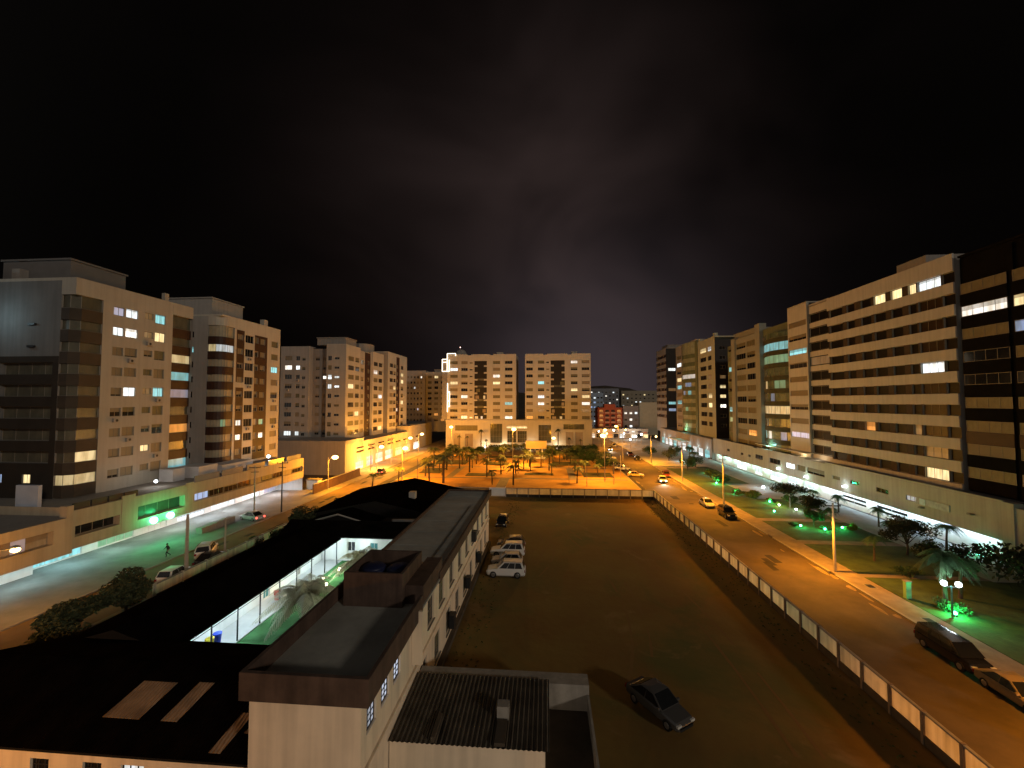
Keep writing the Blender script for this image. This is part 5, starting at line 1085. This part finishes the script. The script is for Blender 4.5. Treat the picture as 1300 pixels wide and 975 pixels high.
dup(w1, (5.0, 177, 0), 1, 'tall fan palm with a shaggy crown before the right half of the shop podium', 'fan palms before the shop podium', scale=1.05)
for i, (x, y, s, l) in enumerate(((-36, 172, .75, 'bushy palm at the left steps of the shop podium'), (-33, 174, .7, 'second bushy palm at the left steps of the shop podium'), (-24, 168, .6, 'low palm beside the bright podium flood lamp'), (9.5, 175, .65, 'broad palm right of the second fan palm'), (14, 172, .6, 'low palm before the right end of the shop podium'))):
    dup(w1, (x, y, 0), i, l, 'low palms before the shop podium', scale=s)
date = palm_proto('palm_tree', 'large pale date palm arching beside the near courtyard lawn', 'palm tree', 'courtyard date palms', 2.2, 4.4, 34, FRONDP, trunkr=.36, droop=.95, seed=9, up=.72, leaf=.22); date.location = (-22.6, 38.6, 0)
dup(date, (-20.9, 47.2, 0), 2, 'pale date palm at the far end of the courtyard', 'courtyard date palms', scale=.95)
gpalm = palm_proto('palm_tree', 'tall green lit palm beside the white globe lamp', 'palm tree', 'right garden palms', 5.0, 2.6, 18, mat('bright_frond', (.05, .11, .05), .6, .4, 2), trunkr=.18, droop=1.2, seed=14); gpalm.location = (39.6, 45.8, 0)
dup(gpalm, (42.5, 47.5, 0), 2, 'dark leaning palm behind the green lit palm', 'right garden palms', scale=.8)
for i, (x, y, s, l) in enumerate(((53.4, 82, .6, 'small palm by the slatted stretch of the white base wall'), (52.6, 88, .55, 'small palm left of the slatted base wall beside the lit shop front'), (54, 62, .7, 'dark palm by the end pillar of the right shop building'), (41.6, 57.6, .6, 'dim palm on the lawn behind the nearest sidewalk pole'), (46.5, 73.2, .55, 'small palm right of the flat-crowned dark tree'), (50.5, 66.8, .5, 'small palm before the white base wall'), (53.6, 73, .6, 'slim palm against the slatted white wall'), (49.5, 150, .9, 'palm lit teal before the white shop hall'), (47.5, 140, .8, 'palm at the far garden corner by the white shop hall'))):
    dup(gpalm, (x, y, 0), i*1.1, l, 'small palms in the right garden', scale=s)

def tree(name, label, x, y, h, r, th, leafm, n=900, seed=0, flat=.7, group=None, cat='tree', ls=.22, z=0):
    rr = random.Random(seed); t = thing(name, (x, y, z), label, cat, group); m = MB()
    top = z+th+(h-th)*.35
    m.tube([(x, y, z), (x+rr.uniform(-.1, .1), y, z+th*.6), (x+rr.uniform(-.2, .2), y, top)], [.05+h*.025, .04+h*.018, .03+h*.01], BARK, 7)
    clumps = []
    for i in range(9):
        a = rr.uniform(0, 6.28); d = r*math.sqrt(rr.random())*.75; c = Vector((x+math.cos(a)*d, y+math.sin(a)*d, z+th+(h-th)*(.25+.6*rr.random()*(1-.5*d/r)))); clumps.append((c, r*rr.uniform(.32, .5)))
        m.tube([(x, y, z+th*.8), tuple((Vector((x, y, z+th))+c)/2 + Vector((0, 0, -.1))), tuple(c)], [.03+h*.008, .03, .015], BARK, 5)
    m.build('trunk', t); b = MB(); n = int(n*2.4); ls *= .66
    for i in range(n):
        c, cr = clumps[i % len(clumps)]
        d = Vector((rr.gauss(0, 1), rr.gauss(0, 1), rr.gauss(0, 1))).normalized()*cr*(rr.random()**.45)*1.1; d.z *= flat
        p = c+d; s = ls*rr.uniform(.6, 1.4)
        u = Vector((rr.uniform(-1, 1), rr.uniform(-1, 1), rr.uniform(-.6, .6))).normalized(); v = u.cross(Vector((rr.uniform(-1, 1), rr.uniform(-1, 1), rr.uniform(-1, 1)))).normalized()
        b.quad([p-u*s, p+v*s*.5, p+u*s, p-v*s*.5], leafm)
    b.build('crown', t); return t
tree('tree', 'round dark bush-like tree overhanging the low street wall, nearer the lit shops', -40.6, 38.2, 4.2, 2.7, .5, LEAFD, 3200, 1)
tree('tree', 'smaller dark shrub tree left of the round bush-like tree', -41.2, 34.4, 3.0, 2.4, .3, LEAFD, 2600, 2)
tree('shrub', 'low dark shrub at the left end of the school wing', -38.6, 31.2, 2.8, 2.2, .4, LEAFD, 1500, 3, cat='shrub')
tree('tree', 'dark tree behind the school wing before the silver car', -37.2, 62.6, 4.2, 2.4, 1.0, LEAFD, 1400, 4)
tree('shrub', 'dark shrub beside the tree before the silver car', -37.6, 58.0, 2.8, 1.8, .5, LEAFD, 900, 5, cat='shrub')
tree('shrub', 'spiky shrub by the short pole at the street wall', -40.4, 56, 1.8, 1.0, .3, LEAF2, 400, 6, cat='shrub')
tree('shrub', 'small bush on the pavement corner behind the house roof', -39.2, 78, 2.2, 1.6, .3, LEAFD, 500, 7, cat='shrub')
# right garden
tree('tree', 'dark flat-crowned tree on the right lawn over white lights', 46.3, 84.5, 4.6, 3.6, 2.8, LEAFD, 1700, 11, .35)
tree('tree', 'second dark flat-crowned tree nearer the camera on the right lawn', 45.6, 76.2, 4.2, 2.5, 2.3, LEAFD, 1200, 12, .45)
tree('tree', 'green lit tree above the green flood lights on the lawn', 43.4, 72.6, 3.4, 1.7, 1.0, LEAF2, 900, 13)
tree('shrub', 'clipped yellow-green shrub in the lawn', 47.8, 70.6, 1.2, .8, .1, mat('yellow_leaf', (.16, .16, .02), .7, .4, 2), 350, 14, cat='shrub')
tree('tree', 'large dark tree in front of the white base wall', 47.6, 60.2, 5.0, 2.9, 1.8, LEAFD, 1600, 15)
tree('tree', 'dark tree leaning over the lawn behind the green palm', 44.4, 51.8, 5.0, 2.6, 1.6, LEAF, 1500, 16)
h_ = thing('hedge', (53, 50, 0), 'large dark clipped hedge at the right edge before the shop building', 'hedge'); b = MB(); rr = random.Random(17)
for i in range(2600):
    p = Vector((rr.uniform(49.5, 57), rr.uniform(42.5, 55.5), .1+3.3*math.sqrt(rr.random()))); u = Vector((rr.uniform(-1, 1), rr.uniform(-1, 1), rr.uniform(-1, 1))).normalized()*.3; v = u.cross(Vector((rr.uniform(-1, 1), rr.uniform(-1, 1), 1))).normalized()*.16; b.quad([p-u, p+v, p+u, p-v], LEAFD)
b.build('foliage', h_)
tree('shrub', 'green lit bush on the grey forecourt edge next to the sidewalk pole', 43.2, 108.6, 2.8, 2.0, .4, LEAF2, 1100, 18, cat='shrub')
tree('shrub', 'teal lit bush past the sidewalk pole', 43.6, 116, 2.6, 1.8, .4, LEAF2, 900, 19, cat='shrub')
tree('shrub', 'dark long bush along the forecourt before the grey pavement', 42.6, 93.6, 1.6, 2.6, .2, LEAF2, 1000, 20, .35, cat='shrub')
tree('shrub', 'dark bush at the lawn corner near the shop windows', 48.8, 88.6, 1.6, 2.0, .2, LEAF2, 800, 28, .4, cat='shrub')
for i, (x, y, h, r, l) in enumerate(((41.5, 128, 3.6, 2.4, 'green tree in the far right garden nearest the street kerb'), (46, 134, 3.8, 2.6, 'teal lit tree in the far right garden before the cyan hall'), (42, 148, 4.2, 3.0, 'round dark tree among the shop lights on the right street'), (38.6, 160, 3.8, 2.6, 'dark tree at the far bend of the right street garden'), (48, 162, 4.4, 3.0, 'tree before the canopy of the white shop hall'))):
    tree('tree', l, x, y, h, r, 1.0, LEAF2 if i != 2 else LEAF, 1000, 30+i)
for i, (x, y, h, r, l) in enumerate(((-34, 152, 3.6, 3.2, 'leafy tree at the back left of the plaza'), (-26, 156, 3.4, 3.0, 'leafy tree behind the plaza palms left of the mast'), (-18, 160, 3.0, 2.8, 'leafy tree before the bright podium flood lamps'), (3, 152, 3.6, 3.4, 'leafy tree right of the plaza shelter'), (10, 148, 4.2, 3.8, 'wide dark tree at the back right of the plaza'), (15.5, 140, 4.0, 3.6, 'dark green tree beside the right street parked cars'), (17.5, 128, 3.4, 3.0, 'olive tree nearest the right plaza corner'), (12, 160, 3.4, 3.0, 'dark tree before the right end of the podium'), (18, 164, 3.8, 3.2, 'dark tree at the plaza corner of the right street'))):
    tree('tree', l, x, y, h, r, 1.0, LEAF2, 1100, 50+i, ls=.3)
hd = thing('hedge', (-10, 176, 0), 'long low dark hedge along the foot of the shop podium', 'hedge'); b = MB(); rr = random.Random(77)
for i in range(2400):
    p = Vector((rr.uniform(-24, 17), rr.uniform(174.6, 176.8), .1+2.0*math.sqrt(rr.random()))); u = Vector((rr.uniform(-1, 1), rr.uniform(-1, 1), rr.uniform(-1, 1))).normalized()*.34; v = u.cross(Vector((rr.uniform(-1, 1), rr.uniform(-1, 1), 1))).normalized()*.2; b.quad([p-u, p+v, p+u, p-v], LEAF)
b.build('foliage', hd)
for i, (x, y, r, l) in enumerate(((39.0, 44.5, 1.3, 'low green mound of plants around the white globe lamp'), (40.2, 72.4, .7, 'small bush behind the left green flood light'), (44.0, 71.0, .6, 'small bush behind the middle green flood light'), (45.2, 89.2, 1.0, 'bright green bush by the canopy end tree'), (42.2, 97.4, 1.1, 'bright green bush near the second utility pole'), (45.4, 86.6, .9, 'yellow lit bush beside the flat-crowned tree'), (46.6, 124.2, 1.4, 'green lit bush in the far right forecourt'), (41.8, 52.8, 1.4, 'dim bush at the lawn edge beyond the green cabinet'))):
    tree('shrub', l, x, y, r*.9, r, .1, LEAF2, 500, 120+i, .5, cat='shrub', ls=.14)
RUT = mat('wheel_rut', (.33, .20, .07), .95, .45, .9, col2=(.17, .10, .03)); m = MB(); rr = random.Random(31); kk = 0
def curve(p, n=26):
    out = []
    for i in range(n+1):
        t_ = i/n; a = (1-t_)**3; b_ = 3*t_*(1-t_)**2; c_ = 3*t_*t_*(1-t_); d_ = t_**3; out.append((a*p[0][0]+b_*p[1][0]+c_*p[2][0]+d_*p[3][0], a*p[0][1]+b_*p[1][1]+c_*p[2][1]+d_*p[3][1]))
    return out
for P_ in (((-9.5, 87), (-4, 78), (4, 62), (-1.6, 49.8)), ((-9.3, 87), (-3, 76), (3, 66), (-1.8, 56)), ((-8.8, 86), (2, 74), (13, 48), (6.4, 31)), ((-9, 86), (4, 78), (16, 60), (15, 26))):
    pth = curve(P_)
    for off in (-.75, .75):
        q = offset(pth, off)
        for i in range(len(q)-1):
            if rr.random() < .34: continue
            (x0, y0), (x1, y1) = q[i], q[i+1]; w = rr.uniform(.07, .16); L_ = math.hypot(x1-x0, y1-y0); nx, ny = -(y1-y0)/L_*w, (x1-x0)/L_*w; kk += 1
            m.quad([(x0-nx, y0-ny, .003+kk*.00002), (x1-nx*.8, y1-ny*.8, .003+kk*.00002), (x1+nx*.8, y1+ny*.8, .003+kk*.00002), (x0+nx, y0+ny, .003+kk*.00002)], RUT)
struct('wheel_rut', m)
# grass tufts in the lot near the wall and building (nobody could count them)
b = MB(); rr = random.Random(90); TUFT = mat('tuft_grass', (.06, .085, .02), .9, .4, 2)
for i in range(5200):
    x = rr.uniform(-7.6, 21.8); y = 24+65*rr.random(); 
    edge = min(x+7.6, 21.8-x, 89.3-y); 
    if edge > 2.4: continue
    if -8 < x < 3 and y < 28.3: continue
    hgt = rr.uniform(.05, .17); a = rr.uniform(0, 3.14); dx, dy = math.cos(a)*.12, math.sin(a)*.12
    b.quad([(x-dx, y-dy, 0), (x+dx, y+dy, 0), (x+dx*.3+rr.uniform(-.1, .1), y+dy*.3, hgt*.7)], TUFT)
tag(b.build('grass'), 'thin grass tufts growing over the dirt of the parking lot', 'grass', kind='stuff')

# ------------------------------------------------------------------ vehicles
TYRE = mat('tyre_rubber', (.012, .012, .012), .85, .2); RIM = mat('alloy_rim', (.35, .35, .36), .35, .1, metal=.8)
CARGLASS = mat('car_glass', (.010, .011, .012), .05, .2, spec=.8)
HEADL = mat('headlight_glass', (.55, .55, .52), .1, .1, spec=.8); TAILL = mat('taillight_glass', (.20, .01, .008), .2, .1)
TRIM = mat('black_trim', (.015, .015, .015), .6, .2)
def paint(name, c, r=.28): 
    mm = mat(name, c, r, .03, .6, spec=.6); mm.node_tree.nodes['Principled BSDF'].inputs['Coat Weight'].default_value = .6; return mm
PAINT0 = paint('car_paint_white', (.72, .71, .69))
def car_proto(kind):
    """front towards +Y; profile stations along the length give the lower body, a tapered cabin sits on top"""
    L, W, Hb, Hr = {'hatch': (3.9, 1.7, .92, 1.48), 'sedan': (4.4, 1.75, .90, 1.44), 'suv': (4.5, 1.85, 1.08, 1.72), 'van': (4.9, 1.9, 1.05, 1.72)}[kind]
    t = thing('parked_car', (0, 0, 0), 'car', 'car')
    # lower body: stations (y, half width, bottom z, belt z)
    hood = {'hatch': .86, 'sedan': .84, 'suv': 1.0, 'van': 1.02}[kind]
    st = [(-L/2, W*.40, .38, Hb*.80), (-L/2+.12, W*.47, .24, Hb*.97), (-L*.3, W*.5, .2, Hb), (0, W*.5, .2, Hb), (L*.16, W*.5, .2, Hb*.985), (L*.30, W*.49, .2, hood*.98), (L/2-.22, W*.46, .22, hood*.86), (L/2-.04, W*.40, .30, hood*.70), (L/2, W*.34, .38, hood*.60)]
    b = MB(); pi = b.m(PAINT0); n = 10; base = 0
    for (y, w, z0, z1) in st:
        sec = [(-w*.86, z0), (-w, z0+.14), (-w*1.0, (z0+z1)/2), (-w*.97, z1-.12), (-w*.86, z1), (w*.86, z1), (w*.97, z1-.12), (w, (z0+z1)/2), (w, z0+.14), (w*.86, z0)]
        b.v += [(x, y, z) for x, z in sec]
    for s in range(len(st)-1):
        for q in range(n):
            r = (q+1) % n; b.f.append((s*n+q, s*n+r, (s+1)*n+r, (s+1)*n+q)); b.mi.append(pi)
    b.f.append(tuple(range(n))); b.mi.append(pi); b.f.append(tuple((len(st)-1)*n+q for q in reversed(range(n)))); b.mi.append(pi)
    # roof panel and pillars
    cb = {'hatch': (-L/2+.12, -L*.38, L*.06, L*.24), 'sedan': (-L*.42, -L*.20, L*.05, L*.23), 'suv': (-L/2+.10, -L*.42, L*.06, L*.22), 'van': (-L/2+.08, -L*.45, L*.16, L*.33)}[kind]
    yb0, yt0, yt1, yb1 = cb; wb, wt = W*.47, W*.385; z0 = Hb-.03; z1 = Hr
    B = [(-wb, yb0, z0), (wb, yb0, z0), (wb, yb1, z0), (-wb, yb1, z0)]; T = [(-wt, yt0, z1), (wt, yt0, z1), (wt, yt1, z1), (-wt, yt1, z1)]
    mid = [(-wt*.55, (yt0+yt1)/2, z1+.05), (wt*.55, (yt0+yt1)/2, z1+.05)]
    for a, c in ((0, 1), (1, 2), (2, 3), (3, 0)): b.quad([B[a], B[c], T[c], T[a]], PAINT0)
    b.quad([T[0], T[1], mid[1], mid[0]], PAINT0); b.quad([T[2], T[3], mid[0], mid[1]], PAINT0); b.quad([T[1], T[2], mid[1]], PAINT0); b.quad([T[3], T[0], mid[0]], PAINT0)
    ob = b.build('body', t)
    md = ob.modifiers.new('bevel', 'BEVEL'); md.width = .05; md.segments = 3; md.limit_method = 'ANGLE'; md.angle_limit = R(22); md.harden_normals = True
    for pl in ob.data.polygons: pl.use_smooth = True
    def panel(name, P, push, shrink=.1, mm=CARGLASS, split=None):
        c = sum((Vector(p) for p in P), Vector())/len(P); nrm = (Vector(P[1])-Vector(P[0])).cross(Vector(P[2])-Vector(P[0])).normalized()
        if nrm.dot(c-Vector((0, (yb0+yb1)/2, 1.0))) < 0: nrm = -nrm
        k = MB(); Q = [Vector(p)+(c-Vector(p))*shrink+nrm*push for p in P]
        if split:
            A0, B0, C0, D0 = Q
            for i in range(split):
                u0 = i/split+.012; u1 = (i+1)/split-.012; k.quad([A0.lerp(B0, u0), A0.lerp(B0, u1), D0.lerp(C0, u1), D0.lerp(C0, u0)], mm)
        else: k.quad(Q, mm)
        return k.build(name, t)
    panel('windscreen', [B[3], B[2], T[2], T[3]], .02, .07); panel('rear_window', [B[0], B[1], T[1], T[0]], .02, .12)
    panel('side_window', [B[1], B[2], T[2], T[1]], .02, .13, split=3 if kind in ('van', 'suv') else 2); panel('side_window', [B[0], B[3], T[3], T[0]], .02, .13, split=3 if kind in ('van', 'suv') else 2)
    r = {'hatch': .30, 'sedan': .31, 'suv': .37, 'van': .35}[kind]
    for sx in (-1, 1):
        for y in (-L*.30, L*.32):
            k = MB(); x0, x1 = sx*(W/2-.2), sx*(W/2+.015)
            k.tube([(x0, y, r), (x1, y, r)], [r, r], TYRE, 18); wv = k.build('wheel', t)
            k = MB(); k.tube([(sx*(W/2+.016), y, r), (sx*(W/2+.03), y, r)], [r*.62, r*.55], RIM, 12); k.build('rim', wv)
        k = MB(); k.box(sx*W*.34-.17, sx*W*.34+.17, L/2-.16, L/2-.02, hood*.62, hood*.78, HEADL); k.build('headlight', t)
        k = MB(); k.box(sx*W*.39-.12, sx*W*.39+.12, -L/2-.012, -L/2+.08, Hb*.62, Hb*.86, TAILL); k.build('taillight', t)
        k = MB(); k.box(sx*(W/2+.02)-.09, sx*(W/2+.02)+.09, L*.17, L*.17+.14, Hb, Hb+.13, PAINT0); k.build('wing_mirror', t)
    k = MB(); k.box(-W*.32, W*.32, L/2-.03, L/2+.02, .30, .44, TRIM); k.build('front_bumper_grille', t)
    k = MB(); k.box(-.26, .26, -L/2-.02, -L/2+.01, .46, .58, WHITE); k.build('number_plate', t)
    if kind in ('suv', 'van'):
        for sx in (-1, 1): k = MB(); k.tube([(sx*wt*.9, yt0+.1, z1+.06), (sx*wt*.9, yt1-.1, z1+.06)], [.02, .02], TRIM, 5); k.build('roof_rail', t)
    return t
PROTO = {k: car_proto(k) for k in ('hatch', 'sedan', 'suv', 'van')}
USED = set()
PC = {'white': PAINT0, 'silver': paint('car_paint_silver', (.38, .38, .39)), 'black': paint('car_paint_black', (.012, .012, .013), .16), 'grey': paint('car_paint_grey', (.075, .072, .07), .16), 'gold': paint('car_paint_champagne', (.24, .18, .10)), 'red': paint('car_paint_dark_red', (.12, .015, .012)), 'yellow': paint('car_paint_yellow', (.62, .42, .10))}
HEADON = lit('headlight_on', (1, .95, .8), 25, 0); TAILON = lit('taillight_on', (1, .06, .04), 8, 0)
def car(kind, col, x, y, rz, label, group, lights=None, tail=False, z=0):
    swap = {PAINT0: PC[col]} if col != 'white' else {}
    if lights: swap[HEADL] = HEADON
    if tail: swap[TAILL] = TAILON
    o = dup(PROTO[kind], (x, y, z), R(rz), label, group, swap=swap); o.name = 'parked_car' if not lights else 'moving_car'
    if lights:
        fx, fy = -math.sin(R(rz)), math.cos(R(rz))
        light('SPOT', (x+fx*2.4, y+fy*2.4, .75), 1500, (1, .86, .62), None, .1, (R(80), 0, R(rz)), 70)
    return o
lot = 'cars parked in the dirt lot'
car('suv', 'white', -4.7, 49.6, 90, 'white sport utility car nearest the camera in the parked row of the dirt lot', lot)
car('hatch', 'silver', -4.9, 52.9, 90, 'silver hatchback second in the parked row of the dirt lot', lot)
car('suv', 'white', -5.1, 56.0, 91, 'white wagon third in the parked row behind the silver hatchback', lot)
car('hatch', 'grey', -4.9, 59.2, 89, 'dark grey hatchback last in the parked row of the dirt lot', lot)
car('hatch', 'black', -7.2, 69.4, 176, 'small black car alone near the far corner of the dirt lot', lot)
car('sedan', 'grey', 7.3, 29.0, -146, 'dark sedan parked alone at an angle in the near dirt lot', lot)
rs = 'cars on the right street'
car('van', 'black', 32.0, 36.6, 180, 'black van parked at the kerb beside the green lit lawn', rs)
car('sedan', 'gold', 31.9, 31.9, 180, 'champagne car with glints on its windscreen behind the black van', rs)
car('hatch', 'black', 31.8, 27.2, 180, 'dark hatchback cut by the right edge of the photo', rs)
car('sedan', 'silver', 31.2, 85.0, 180, 'dark-glassed silver sedan parked by the tall utility pole', rs)
car('suv', 'black', 31.9, 77.6, 180, 'black sport utility car parked in front of the silver sedan', rs)
car('sedan', 'white', 29.4, 109.6, 172, 'white car driving towards the camera with headlights on', rs, lights=True)
car('hatch', 'red', 32.4, 117.0, 176, 'dark red car at the kerb behind the white driving car', rs)
car('sedan', 'yellow', 24.2, 116.6, -100, 'yellow-looking car turning at the plaza corner', rs)
car('sedan', 'white', 22.6, 127.6, -122, 'white sedan parked aslant second from the plaza corner', rs)
car('hatch', 'grey', 22.0, 133.6, -122, 'dark hatchback parked aslant third from the plaza corner', rs)
car('suv', 'silver', 22.2, 150, -122, 'silver sport utility car parked aslant farther up the plaza side', rs)
car('sedan', 'red', 31.5, 161, 180, 'dark red sedan parked far up the right kerb', rs)
car('hatch', 'black', 31.7, 149.5, 180, 'black hatchback parked up the right kerb near the trees', rs)
car('sedan', 'white', 26.5, 178, 180, 'white sedan far up the right street, lit by orange lamps', rs, lights=True)
car('hatch', 'silver', 30.5, 192, 180, 'silver hatchback farthest up the right street', rs)
ls_ = 'cars on the left street'
car('suv', 'white', -44.9, 52.8, 28, 'white sport utility car parked across the left street under the green light', ls_)
car('hatch', 'white', -42.4, 45.4, 8, 'white hatchback with an orange lit roof behind the thick pole', ls_)
car('sedan', 'black', -42.2, 50.4, 6, 'black sedan hidden behind the low street wall', ls_)
car('sedan', 'silver', -50.6, 69.0, 72, 'silver sedan with red tail lights on before the white lit shops', ls_, tail=True)
car('hatch', 'grey', -46.6, 116, 6, 'grey hatchback driving up the orange left street', ls_, tail=True)
pk = 'cars parked before the shop podium'
for i, (x, kind, col, l) in enumerate(((-28, 'sedan', 'yellow', 'yellow-looking car at the left end of the podium parking row'), (-23, 'hatch', 'black', 'black hatchback left in the podium parking row'), (-15, 'suv', 'silver', 'silver sport utility car before the middle bays of the podium'), (-3.5, 'hatch', 'white', 'white hatchback behind the shelter in the podium parking row'), (1.4, 'sedan', 'red', 'dark red sedan right of the shelter in the podium parking row'), (7.5, 'hatch', 'grey', 'grey hatchback among the dark trees before the podium'), (16.6, 'sedan', 'white', 'white sedan at the right end of the podium parking row'))):
    car(kind, col, x, 169+.6*(i % 3), 4*i-10, l, pk)
for k in PROTO.values():
    for ch in list(k.children_recursive): bpy.data.objects.remove(ch)
    bpy.data.objects.remove(k)

# ------------------------------------------------------------------ pedestrian
def person(x, y, rz, label):
    t = thing('person', (x, y, .1), label, 'person')
    J = {'pel': (0, 0, .93), 'sp': (0, .02, 1.15), 'ch': (0, .05, 1.35), 'nk': (0, .07, 1.48), 'hd': (0, .10, 1.60), 'tp': (0, .11, 1.70),
         'hl': (-.10, 0, .90), 'kl': (-.11, .22, .52), 'al': (-.11, .14, .09), 'tl': (-.11, .30, .04), 'hr': (.10, 0, .90), 'kr': (.11, .04, .49), 'ar': (.11, -.34, .14), 'tr': (.11, -.22, .04),
         'sl': (-.19, .05, 1.40), 'el': (-.24, -.14, 1.14), 'wl': (-.23, -.02, .90), 'fl': (-.23, .04, .80), 'sr': (.19, .05, 1.40), 'er': (.24, .16, 1.14), 'wr': (.20, .36, 1.02), 'fr': (.19, .44, .98)}
    rad = {'pel': .15, 'sp': .13, 'ch': .16, 'nk': .06, 'hd': .10, 'tp': .07, 'hl': .10, 'kl': .065, 'al': .045, 'tl': .035, 'hr': .10, 'kr': .065, 'ar': .045, 'tr': .035, 'sl': .07, 'el': .048, 'wl': .033, 'fl': .032, 'sr': .07, 'er': .048, 'wr': .033, 'fr': .032}
    ED = [('pel', 'sp'), ('sp', 'ch'), ('ch', 'nk'), ('nk', 'hd'), ('hd', 'tp'), ('pel', 'hl'), ('hl', 'kl'), ('kl', 'al'), ('al', 'tl'), ('pel', 'hr'), ('hr', 'kr'), ('kr', 'ar'), ('ar', 'tr'), ('ch', 'sl'), ('sl', 'el'), ('el', 'wl'), ('wl', 'fl'), ('ch', 'sr'), ('sr', 'er'), ('er', 'wr'), ('wr', 'fr')]
    names = list(J); me = bpy.data.meshes.new('body'); me.from_pydata([J[n] for n in names], [(names.index(a), names.index(b)) for a, b in ED], []); o = bpy.data.objects.new('body', me); COL.objects.link(o)
    sm = o.modifiers.new('skin', 'SKIN'); 
    if not me.skin_vertices: me.attributes.new
    for i, n in enumerate(names):
        sv = me.skin_vertices[0].data[i] if me.skin_vertices else None
        if sv: sv.radius = (rad[n], rad[n]); sv.use_root = (n == 'pel')
    o.modifiers.new('sub', 'SUBSURF').levels = 1; o.modifiers['sub'].render_levels = 1
    dg = bpy.context.evaluated_depsgraph_get(); ev = bpy.data.meshes.new_from_object(o.evaluated_get(dg)); o.modifiers.clear(); o.data = ev; ev.name = 'body'
    ev.materials.clear(); ev.materials.append(CLOTH); ev.materials.append(SKIN)
    for p in ev.polygons:
        p.use_smooth = True; c = p.center
        p.material_index = 1 if (c.z > 1.47 or (abs(c.x) > .14 and c.z < .95 and c.x < 0 and c.z > .7) or (c.x > .1 and c.y > .36)) else 0
    o.parent = t; b = MB(); b.ball((0, .075, 1.64), .112, HAIR, 12, 8, 1.0); hr = b.mesh('hair', (0, 0, 0), True); h = bpy.data.objects.new('hair', hr); COL.objects.link(h); h.parent = t
    b = MB(); b.box(-.015, .015, .18, .22, 1.585, 1.62, SKIN); n = bpy.data.objects.new('nose', b.mesh('nose')); COL.objects.link(n); n.parent = o
    t.rotation_euler = (0, 0, rz)
person(-49.3, 51.6, R(150), 'person in dark clothes walking across the green lit forecourt')

# ------------------------------------------------------------------ light of the night sky and added unseen fill standing in for city light
sun = bpy.data.lights.new('sun', 'SUN'); sun.energy = .64; sun.angle = R(4); sun.color = (1, .86, .70); so = bpy.data.objects.new('sun', sun); COL.objects.link(so)
d = Vector((-.72, .62, -.28)).normalized(); so.rotation_euler = d.to_track_quat('-Z', 'Y').to_euler()
W = bpy.data.worlds.new('World'); S.world = W; W.use_nodes = True; t = W.node_tree; L = t.links.new; bg = t.nodes['Background']
tc = nd(t, 'ShaderNodeTexCoord'); sx = nd(t, 'ShaderNodeSeparateXYZ'); L(tc.outputs['Generated'], sx.inputs[0])
def math_(op, a, b=None, c=None, clamp=False):
    n = nd(t, 'ShaderNodeMath', operation=op, use_clamp=clamp)
    for i, v in enumerate((a, b, c)):
        if v is None: continue
        if hasattr(v, 'is_linked') or hasattr(v, 'links'): L(v, n.inputs[i])
        else: n.inputs[i].default_value = v
    return n.outputs[0]
def lobe(dirv, width):
    v = Vector(dirv).normalized(); dp = nd(t, 'ShaderNodeVectorMath', operation='DOT_PRODUCT'); L(tc.outputs['Generated'], dp.inputs[0]); dp.inputs[1].default_value = v
    q = math_('SUBTRACT', 1.0, dp.outputs['Value']); return math_('EXPONENT', math_('MULTIPLY', q, -1.0/width))
cl = nd(t, 'ShaderNodeTexNoise'); cl.inputs['Scale'].default_value = 2.0; cl.inputs['Detail'].default_value = 3; cl.inputs['Roughness'].default_value = .5; cl.inputs['Distortion'].default_value = .6
mpn = nd(t, 'ShaderNodeMapping'); mpn.inputs['Scale'].default_value = (1, 1, 1.5); mpn.inputs['Location'].default_value = (.3, .2, .1); L(tc.outputs['Generated'], mpn.inputs['Vector']); L(mpn.outputs[0], cl.inputs['Vector'])
cv = math_('MULTIPLY', math_('SUBTRACT', cl.outputs['Fac'], .22), 1.9, clamp=True)
g1 = math_('MULTIPLY', lobe((0, 1, .42), .066), cv)            # lit cloud above the plaza
g2 = lobe((.12, 1, .02), .034)                                      # glow on the horizon down the street
def colmul(col, fac):
    n = nd(t, 'ShaderNodeVectorMath', operation='SCALE'); n.inputs[0].default_value = col; L(fac, n.inputs['Scale']); return n.outputs[0]
def add(a, b): n = nd(t, 'ShaderNodeVectorMath', operation='ADD'); L(a, n.inputs[0]); L(b, n.inputs[1]); return n.outputs[0]
back = math_('MULTIPLY', lobe((.1, -1, .12), .35), 1.0)           # unseen glow added behind the camera to fill facades
left = lobe((-1, -.8, .15), .11)  # unseen sky lobe added to fill the right towers' street faces
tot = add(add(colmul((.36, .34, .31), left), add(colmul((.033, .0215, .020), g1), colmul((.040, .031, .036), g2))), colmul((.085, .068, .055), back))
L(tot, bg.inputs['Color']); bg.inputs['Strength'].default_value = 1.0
